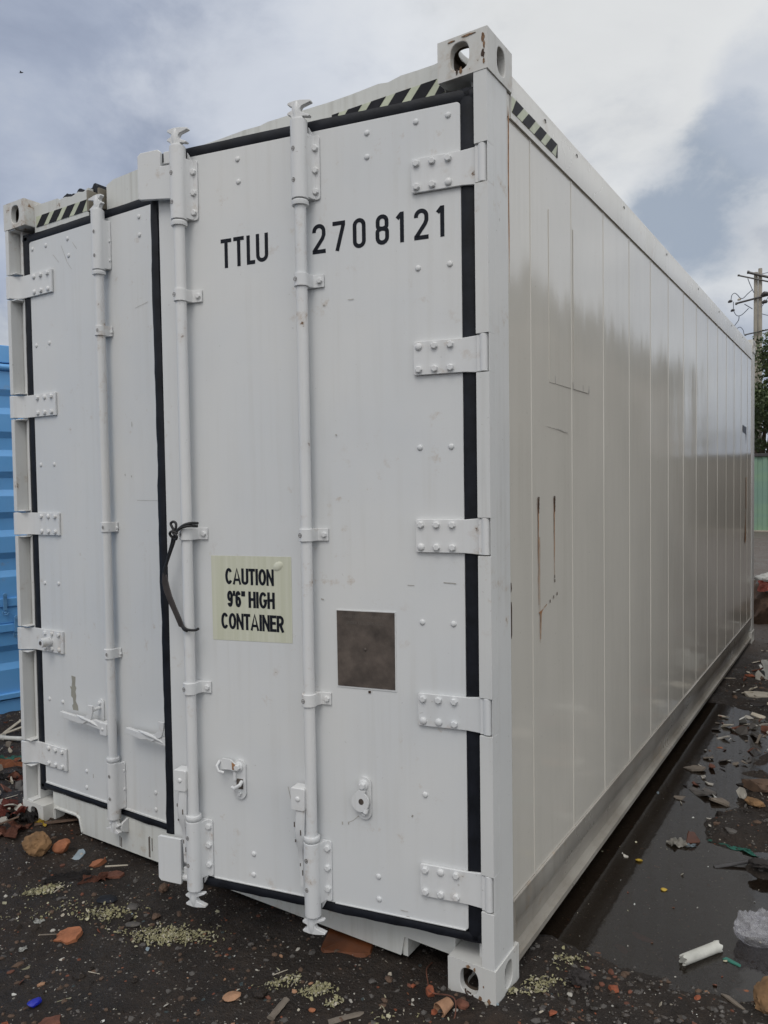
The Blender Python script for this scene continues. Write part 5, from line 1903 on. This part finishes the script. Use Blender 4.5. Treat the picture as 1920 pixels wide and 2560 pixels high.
mb.tube(smooth_path([(-.275, .10, .0), (-.262, .04, .015), (-.225, -.015, .012), (-.20, -.06, .03), (-.175, -.063, .028), (-.125, -.066, .042), (-.098, -.075, .04), (-.088, -.10, .008), (-.09, -.145, .004)], 6), 0.0022, 6)
tag(mb.build('orange_cord', 'brickdark'), 'thin rusty orange cord trailing past the crushed cup', 'cord')
place('branch', stick_bm(0.165, .012, .12, 51, .6, 8, .5), 'wood', -0.345, -0.245, VX + .32, 'weathered grey branch lying at the bottom edge', 'branch', 0.2)
place('wood_stub', stick_bm(0.09, .012, .02, 52, .9, 8, .5), 'wood', -0.548, -0.355, VX + 1.15, 'short grey wood stub standing at the bottom edge', 'wood', 0.2)
place('twig', stick_bm(0.05, .0016, .03, 53), 'palewood', -0.66, -0.215, VX + .55, 'fine pale twig left of the wood shavings near the bottom', 'twig', 0.0)
rock('ring_washer', -0.86, 0.06, (0.02, 0.02, 0.006), 'greystone', 54, 'round grey washer under the ajar door', 'washer', 0, 0.05, 0.1)
# -- right side, in and beside the puddle
roll = bmesh.new()
rings, NR = [], 20
for t, rr in ((-.5, .012), (-.5, .0165), (-.46, .0175), (.44, .0175), (.47, .0195), (.5, .0185), (.5, .012)):
    rings.append([roll.verts.new((t * .165 + (.006 * math.sin(k * 1.7) if abs(t) > .48 else 0), rr * math.cos(2 * math.pi * k / NR), rr * math.sin(2 * math.pi * k / NR))) for k in range(NR)])
for i in range(len(rings) - 1):
    for k in range(NR):
        roll.faces.new((rings[i][k], rings[i][(k + 1) % NR], rings[i + 1][(k + 1) % NR], rings[i + 1][k]))
roll.faces.new(rings[0][::-1])
roll.faces.new(rings[-1])
place('foam_roll', roll, 'foam', 0.468, 0.615, 1.02, 'dirty white foam roll lying in the puddle', 'foam roll', 0.15, z=WATER_Z, angle=50)
bag = bmesh.new()
bmesh.ops.create_icosphere(bag, subdivisions=5, radius=1.0)
rb = random.Random(31)
bag_pl = [(Vector((rb.gauss(0, 1), rb.gauss(0, 1), rb.gauss(0, .9))).normalized(), rb.uniform(.62, 1.0)) for _ in range(70)]
for v in bag.verts:
    p = v.co.normalized()
    k = 1.25
    for n_, d in bag_pl:
        c_ = p.dot(n_)
        if c_ > 0.05:
            k = min(k, d / c_)
    k -= 0.16 * max(0.0, mnoise.noise(p * 3.1 + Vector((4, 2, 1)))) + 0.05 * abs(mnoise.noise(p * 9.0))
    top_ = max(0.0, p.z)
    v.co = Vector((p.x * .105 * k * (1 - .35 * top_), p.y * .085 * k * (1 - .35 * top_), (p.z * .5 + .5) * k * .15 + .02 * top_ * mnoise.noise(p * 4)))
place('plastic_bag', bag, 'film', 0.615, 0.80, .4, 'crumpled clear plastic bag sitting at the edge of the puddle', 'plastic bag', 0.04, z=WATER_Z - .004, angle=14)
rock('fuzzy_lump', 0.172, 0.252, (0.066, 0.05, 0.044), 'darkcloth', 56, 'black fuzzy lump on the mud right of the near corner casting', 'lump', 0, 0.3, 0.1, VX + .3)
place('crumpled_paper', sheet_bm(0.085, 0.055, 0.035, 57, 14, 2.4, .0012, .35), 'paper', 0.235, 1.395, VX, 'crumpled white paper floating mid puddle beside a dark amber scrap', 'paper', 0.0, z=WATER_Z)
place('amber_scrap', slab_bm([(-.03, -.02), (.02, -.03), (.034, .0), (.012, .03), (-.02, .034)], .004, .004, 58), 'amber', 0.285, 1.455, VX, 'dark amber scrap standing out of the puddle behind the crumpled paper', 'plastic scrap', -.2, tilt=(1.2, .2), z=WATER_Z + .012)
place('teal_scrap', sheet_bm(0.05, 0.02, 0.018, 59, 10, 2, .001, .5), 'paleblue', 0.285, 1.41, VX, 'pale blue scrap floating against the dark amber scrap', 'plastic scrap', 0, z=WATER_Z)
place('metal_rod', stick_bm(0.36, .008, .0, 60, .6, 8), 'darksteel', 0.55, 1.375, 0.62, 'dark tapering metal rod slanting out of the puddle', 'rod', -.8, tilt=(0, -.12), z=WATER_Z)
place('card_scrap', slab_bm([(-.06, .004), (-.02, .02), (.062, -.012), (.03, -.026)], .003, .001, 61), 'paper', 0.352, 1.72, -.15, 'flat pale card scrap with a torn edge lying on the water', 'card', -.4, z=WATER_Z)
place('litter_sheet', sheet_bm(0.16, 0.05, 0.02, 63, 18, 3, .001, .5), 'teal', 0.455, 1.50, -.25, 'greenish shredded packaging beside the metal rod', 'packaging', 0, z=WATER_Z)
rock('mud_clod', 0.475, 2.06, (0.15, 0.09, 0.05), 'brownstone', 66, 'large dark mud clod among the bright puddles at the right edge', 'mud clod', 2, 0.25, 0.2, VX)
rock('mud_clod', 0.585, 1.31, (0.10, 0.07, 0.04), 'darkcloth', 67, 'dark mud clod touching the end of the metal rod', 'mud clod', 1, 0.25, 0.2, VX)
rock('mud_clod', 0.64, 1.14, (0.06, 0.04, 0.022), 'darkcloth', 71, 'small dark mud clod in bright water above the plastic bag', 'mud clod', 1, 0.25, 0.2, VX)
rock('clay_lump', 0.485, 1.93, (0.07, 0.11, 0.03), 'sandstone', 72, 'orange brown clay lump in front of the large mud clod', 'clay', 1, 0.2, 0.2, VX)
rock('brick_chunk', 0.275, 0.278, (0.038, 0.026, 0.02), 'brick', 68, 'orange red brick chunk on the wet mud right of the fuzzy lump', 'brick', 3, 0.1, 0.2, .2)
rock('brick_chunk', 0.151, 0.062, (0.032, 0.026, 0.018), 'brick', 69, 'bright orange brick chunk at the very bottom below the fuzzy lump', 'brick', 3, 0.1, 0.2, .8)
rock('brick_chunk', 0.612, 0.512, (0.055, 0.028, 0.02), 'tile', 70, 'pale orange brick chunk at the lower right', 'brick', 3, 0.1, 0.2, VX - .3)
rock('brick_chunk', 0.50, 0.375, (0.028, 0.016, 0.014), 'brick', 73, 'narrow red brick chip on the gravelly mud at the lower right', 'brick', 3, 0.1, 0.2, 1.0)
rock('boulder', 0.70, 0.46, (0.10, 0.13, 0.07), 'sandstone', 74, 'brown rock cut off by the right edge of the picture', 'rock', 2, 0.18, 0.2, 0)
place('teal_scrap', slab_bm([(-.028, -.006), (.028, -.009), (.03, .004), (-.02, .01)], .004, .002, 75), 'teal', 0.56, 0.64, -.25, 'bright green plastic strip below the plastic bag', 'plastic scrap', 0, z=WATER_Z)
place('wood_splinter', slab_bm([(-.05, -.005), (.048, -.012), (.05, -.004), (-.03, .009)], .005, .001, 76), 'wood', 0.60, 0.43, -.5, 'grey splinter on the mud near the right bottom corner', 'splinter', 0)
place('crumpled_paper', sheet_bm(0.115, 0.075, 0.05, 77, 16, 2.4, .0012, .35), 'paper', 0.125, 2.53, VX, 'crumpled white wrapper by the container side at the far end of the puddle', 'paper', 0.0)
place('broken_board', slab_bm([(-.085, -.05), (.09, -.06), (.10, .03), (.05, .055), (-.075, .06)], .014, .004, 78), 'concrete', 0.255, 4.03, VX - .1, 'pale grey broken board lying on the mud at the right', 'board', 0, tilt=(.1, 0))
place('metal_rod', stick_bm(0.20, .006, .03, 79, .8), 'darksteel', 0.25, 3.28, VX + .12, 'short dark rod lying beyond the puddle at the right', 'rod', 0)
place('white_sheet', sheet_bm(0.22, 0.30, 0.04, 80, 14, 1.5, .002, .15), 'white', 0.33, 4.66, .3, 'white board standing at the right edge of the picture', 'board', 0, tilt=(.35, .2))
place('foam_lump', rock_mesh((0.26, 0.2, 0.2), 81, 2, .25), 'white', 0.03, 7.15, 0, 'white and red foam lump on the mound beyond the container', 'foam', 0.0, z=0.32)
place('red_print', sheet_bm(0.16, 0.12, 0.06, 82, 10, 2, .002, .3), 'pinkpaper', -0.0, 7.02, .4, 'red printed wrapper against the white foam lump', 'wrapper', 0.0, z=0.42, tilt=(.9, 0))
rock('earth_mound', -0.02, 7.2, (0.62, 0.5, 0.62), 'brownstone', 83, 'mossy earth mound at the right edge beyond the container', 'mound', 2, .25, .42)
rock('brick_chunk', 0.15, 4.55, (0.09, 0.05, 0.035), 'brick', 84, 'orange brick chunk on the mud beside the container far corner', 'brick', 3, .1, .2, .2)
place('wood_splinter', stick_bm(0.20, .010, .05, 85, .5, 6, .4), 'palewood', 0.15, 5.15, VX + .5, 'pale curved splinter by the far corner of the container', 'splinter', 0)
place('wood_splinter', stick_bm(0.19, .008, -.04, 86, .5, 6, .4), 'palewood', 0.0, 4.45, VX - .15, 'pale lath lying against the container side at the far right', 'splinter', 0)
place('wood_splinter', stick_bm(0.22, .010, .02, 87, .5, 6, .4), 'palewood', 0.22, 5.6, VX - .5, 'pale lath farthest from the camera at the right', 'splinter', 0)
rock('brick_chunk', 0.19, 2.78, (0.05, 0.035, 0.025), 'tile', 91, 'orange scrap of brick at the far end of the puddle', 'brick', 3, .1, .2, .2)
rock('brick_chunk', 0.13, 1.16, (0.03, 0.018, 0.012), 'yellow', 92, 'ochre chip floating in the dark part of the puddle', 'brick', 2, .1, .2, .2, z=WATER_Z)
rock('brick_chunk', 0.27, 0.98, (0.026, 0.018, 0.012), 'yellow', 93, 'ochre chip floating mid puddle above the foam roll', 'brick', 2, .1, .2, .2, z=WATER_Z)
rock('brick_chunk', 0.27, 0.66, (0.085, 0.035, 0.02), 'brick', 94, 'flat red brick piece under the water left of the foam roll', 'brick', 3, .1, .3, -.2)
rock('brick_chunk', 0.22, 0.57, (0.07, 0.03, 0.02), 'brick', 95, 'long red brick sliver under the water by the near corner', 'brick', 3, .1, .3, -.4)
rock('brick_chunk', 0.17, 0.46, (0.035, 0.028, 0.018), 'tile', 96, 'dusty orange brick bit at the near shore of the puddle', 'brick', 3, .1, .2, .3)

# -- small stuff nobody could count
rs = np.random.RandomState(12)


def scatter_pts(n, zone):
    """random ground positions in zone, thicker near the camera"""
    out = []
    while len(out) < n:
        d = 1.25 + 9.0 * rs.rand() ** 2.2
        a = rs.uniform(-0.62, 0.64)
        fx, fy = -0.541, 0.840
        rx, ry = 0.841, 0.541
        x = 0.930 + fx * d * math.cos(a) + rx * d * math.sin(a)
        y = -2.027 + fy * d * math.cos(a) + ry * d * math.sin(a)
        if -2.3 < x < -0.25 and y > 0.35:
            continue
        if x < -3.95 and y < 1.6 and d > 3.0:
            continue
        if zone is None or rs.rand() < zone(x, y):
            out.append((x, y))
    return out


base_ico = bmesh.new()
bmesh.ops.create_icosphere(base_ico, subdivisions=1, radius=1.0)
ICO_V = np.array([v.co[:] for v in base_ico.verts])
ICO_F = [tuple(v.index for v in f.verts) for f in base_ico.faces]
base_ico.free()


def pebble_field(name, pts, smin, smax, mats, probs, label, cat, flat=(0.4, 0.9), power=3.0, avoid_water=False):
    mb = MB()
    P_ = np.array(pts)
    H = ground_h(P_[:, 0], P_[:, 1])
    for (x, y), h in zip(pts, H):
        if avoid_water and h < WATER_Z - 0.004 and rs.rand() < 0.85:
            continue
        s = smin + (smax - smin) * rs.rand() ** power
        k = rs.uniform(.7, 1.3, (len(ICO_V), 1))
        v = ICO_V * k * np.array([s, s * rs.uniform(.5, 1), s * rs.uniform(*flat)]) * .5
        a = rs.uniform(0, 6.283)
        ca, sa = math.cos(a), math.sin(a)
        v = np.stack([v[:, 0] * ca - v[:, 1] * sa + x, v[:, 0] * sa + v[:, 1] * ca + y, v[:, 2] + h - s * .04], 1)
        mb.add(v.tolist(), ICO_F, int(rs.choice(len(mats), p=probs)))
    return stuff(mb.build(name, mats, smooth=False, recalc=False), label, cat)


def chip_field(name, pts, smin, smax, mats, probs, label, cat, lift=0.002, tilt=0.5, power=2.5, aspect=(.3, .9), curl=0.0):
    mb = MB()
    P_ = np.array(pts)
    H = ground_h(P_[:, 0], P_[:, 1])
    for i, ((x, y), h) in enumerate(zip(pts, H)):
        s = smin + (smax - smin) * rs.rand() ** power
        asp = rs.uniform(*aspect)
        q = np.array([(-.5, -.5 * asp, 0), (.1, -.6 * asp, curl * rs.rand()), (.5, -.3 * asp, curl * rs.rand()), (.45, .45 * asp, 0), (-.1, .55 * asp, curl * rs.rand()), (-.5, .3 * asp, 0)]) * s
        q += rs.normal(size=q.shape) * s * .06
        th_ = max(.0008, s * .08)
        tx, ty, a = rs.normal() * tilt, rs.normal() * tilt, rs.uniform(0, 6.283)
        Rm = np.array(Matrix.Rotation(a, 3, 'Z') @ Matrix.Rotation(tx, 3, 'X') @ Matrix.Rotation(ty, 3, 'Y'))
        top_ = (q + np.array([0, 0, th_])) @ Rm.T
        bot_ = q @ Rm.T
        v = np.vstack([bot_, top_]) + np.array([x, y, max(h, WATER_Z - .001) + lift * rs.uniform(.5, 2.0)])
        n = 6
        mb.add(v.tolist(), [tuple(range(n))[::-1], tuple(range(n, 2 * n))] + [(k, (k + 1) % n, n + (k + 1) % n, n + k) for k in range(n)], int(rs.choice(len(mats), p=probs)))
    return stuff(mb.build(name, mats, smooth=False, recalc=False), label, cat)


pebble_field('gravel', scatter_pts(15000, None), .003, .028, ['greystone', 'brownstone', 'mud', 'paper', 'brickdark', 'tanstone'], [.37, .30, .22, .035, .045, .03], 'loose dark gravel strewn over the wet mud', 'gravel', power=3.2)
chip_field('litter_chips', scatter_pts(1100, None), .003, .019, ['paper', 'white', 'leaf', 'palewood', 'paleblue'], [.38, .2, .22, .14, .06], 'small pale chips of plaster, paper and wood strewn over the mud', 'litter', power=3.0)
chip_field('brick_crumbs', scatter_pts(280, lambda x, y: .9 if (-.6 < x < .75 and y < .9) or (x < -1.2 and y < .3) else .12), .005, .022, ['brick', 'brickdark', 'tile'], [.4, .35, .25], 'orange brick crumbs scattered on the mud', 'brick crumbs', tilt=.7, aspect=(.6, 1.0))
right = lambda x, y: 1.0 if (x > .1 and y > 1.9 and x < 1.6) else 0.0
chip_field('yard_litter', scatter_pts(420, right), .02, .13, ['paper', 'wood', 'palewood', 'greystone', 'brickdark', 'white', 'darkcloth'], [.16, .22, .16, .22, .1, .06, .08], 'flattened scraps of wood, card and plastic strewn along the right of the yard', 'litter', .006, .35, 2.0, (.15, .7))
pebble_field('mud_lumps', scatter_pts(900, lambda x, y: 1.0 if x > .1 and y > 1.5 else 0.05), .012, .07, ['mud', 'brownstone', 'greystone'], [.6, .25, .15], 'lumps of wet mud along the right of the yard', 'mud', power=2.5)
M['wetstone'] = plain('wet_stone', (0.045, 0.037, 0.031), 0.22, 0.5, 22, 0.4)
pebble_field('wet_gravel', scatter_pts(1500, lambda x, y: 1.0 if (0.1 < x < 1.0 and -0.1 < y < 0.75) else 0.03), .006, .030, ['wetstone', 'greystone', 'brickdark', 'brownstone'], [.62, .2, .05, .13], 'wet dark gravel at the near shore of the puddle', 'gravel', power=1.8)
pebble_field('half_buried_stones', scatter_pts(420, None), .014, .042, ['mud', 'brownstone', 'greystone', 'wetstone'], [.4, .27, .2, .13], 'half buried dark stones in the trodden mud', 'stones', (.25, .5), power=2.0)
left = lambda x, y: 1.0 if x < -2.2 and y < 1.6 else 0.0
chip_field('corner_rubble', scatter_pts(620, left), .010, .065, ['paper', 'brickdark', 'wood', 'greystone', 'palewood', 'redcloth', 'darkcloth'], [.14, .2, .18, .2, .12, .06, .1], 'mixed rubble heaped round the left corner of the white container', 'rubble', .008, .6, 2.2, (.25, .9))
pts = []
for cx, cy, sx_, sy_, a, n in ((-1.138, -0.255, .085, .022, -.12, 800), (-1.793, -0.323, .04, .020, .1, 260), (-1.437, -0.286, .05, .024, .1, 260), (-0.621, -0.246, .035, .016, .2, 130), (-0.505, -0.224, .024, .012, .2, 230),
                               (-0.435, -0.232, .014, .010, .2, 60), (0.096, 0.345, .022, .018, .2, 60), (0.127, 0.381, .016, .010, .3, 30), (0.078, 0.183, .034, .020, .5, 170), (0.02, 0.10, .03, .012, .5, 60), (-0.25, -0.2, .05, .03, 0, 30), (-1.6, -.36, .12, .04, .1, 90)):
    ca, sa = math.cos(VX + a), math.sin(VX + a)
    for _ in range(n):
        u, v = rs.normal() * sx_, rs.normal() * sy_
        pts.append((cx + u * ca - v * sa, cy + u * sa + v * ca))
chip_field('wood_shavings', pts, .004, .013, ['shaving', 'palewood', 'leaf'], [.72, .13, .15], 'yellowish wood shavings lying in small heaps on the mud', 'wood shavings', .004, .6, 1.6, (.25, .7), .25)
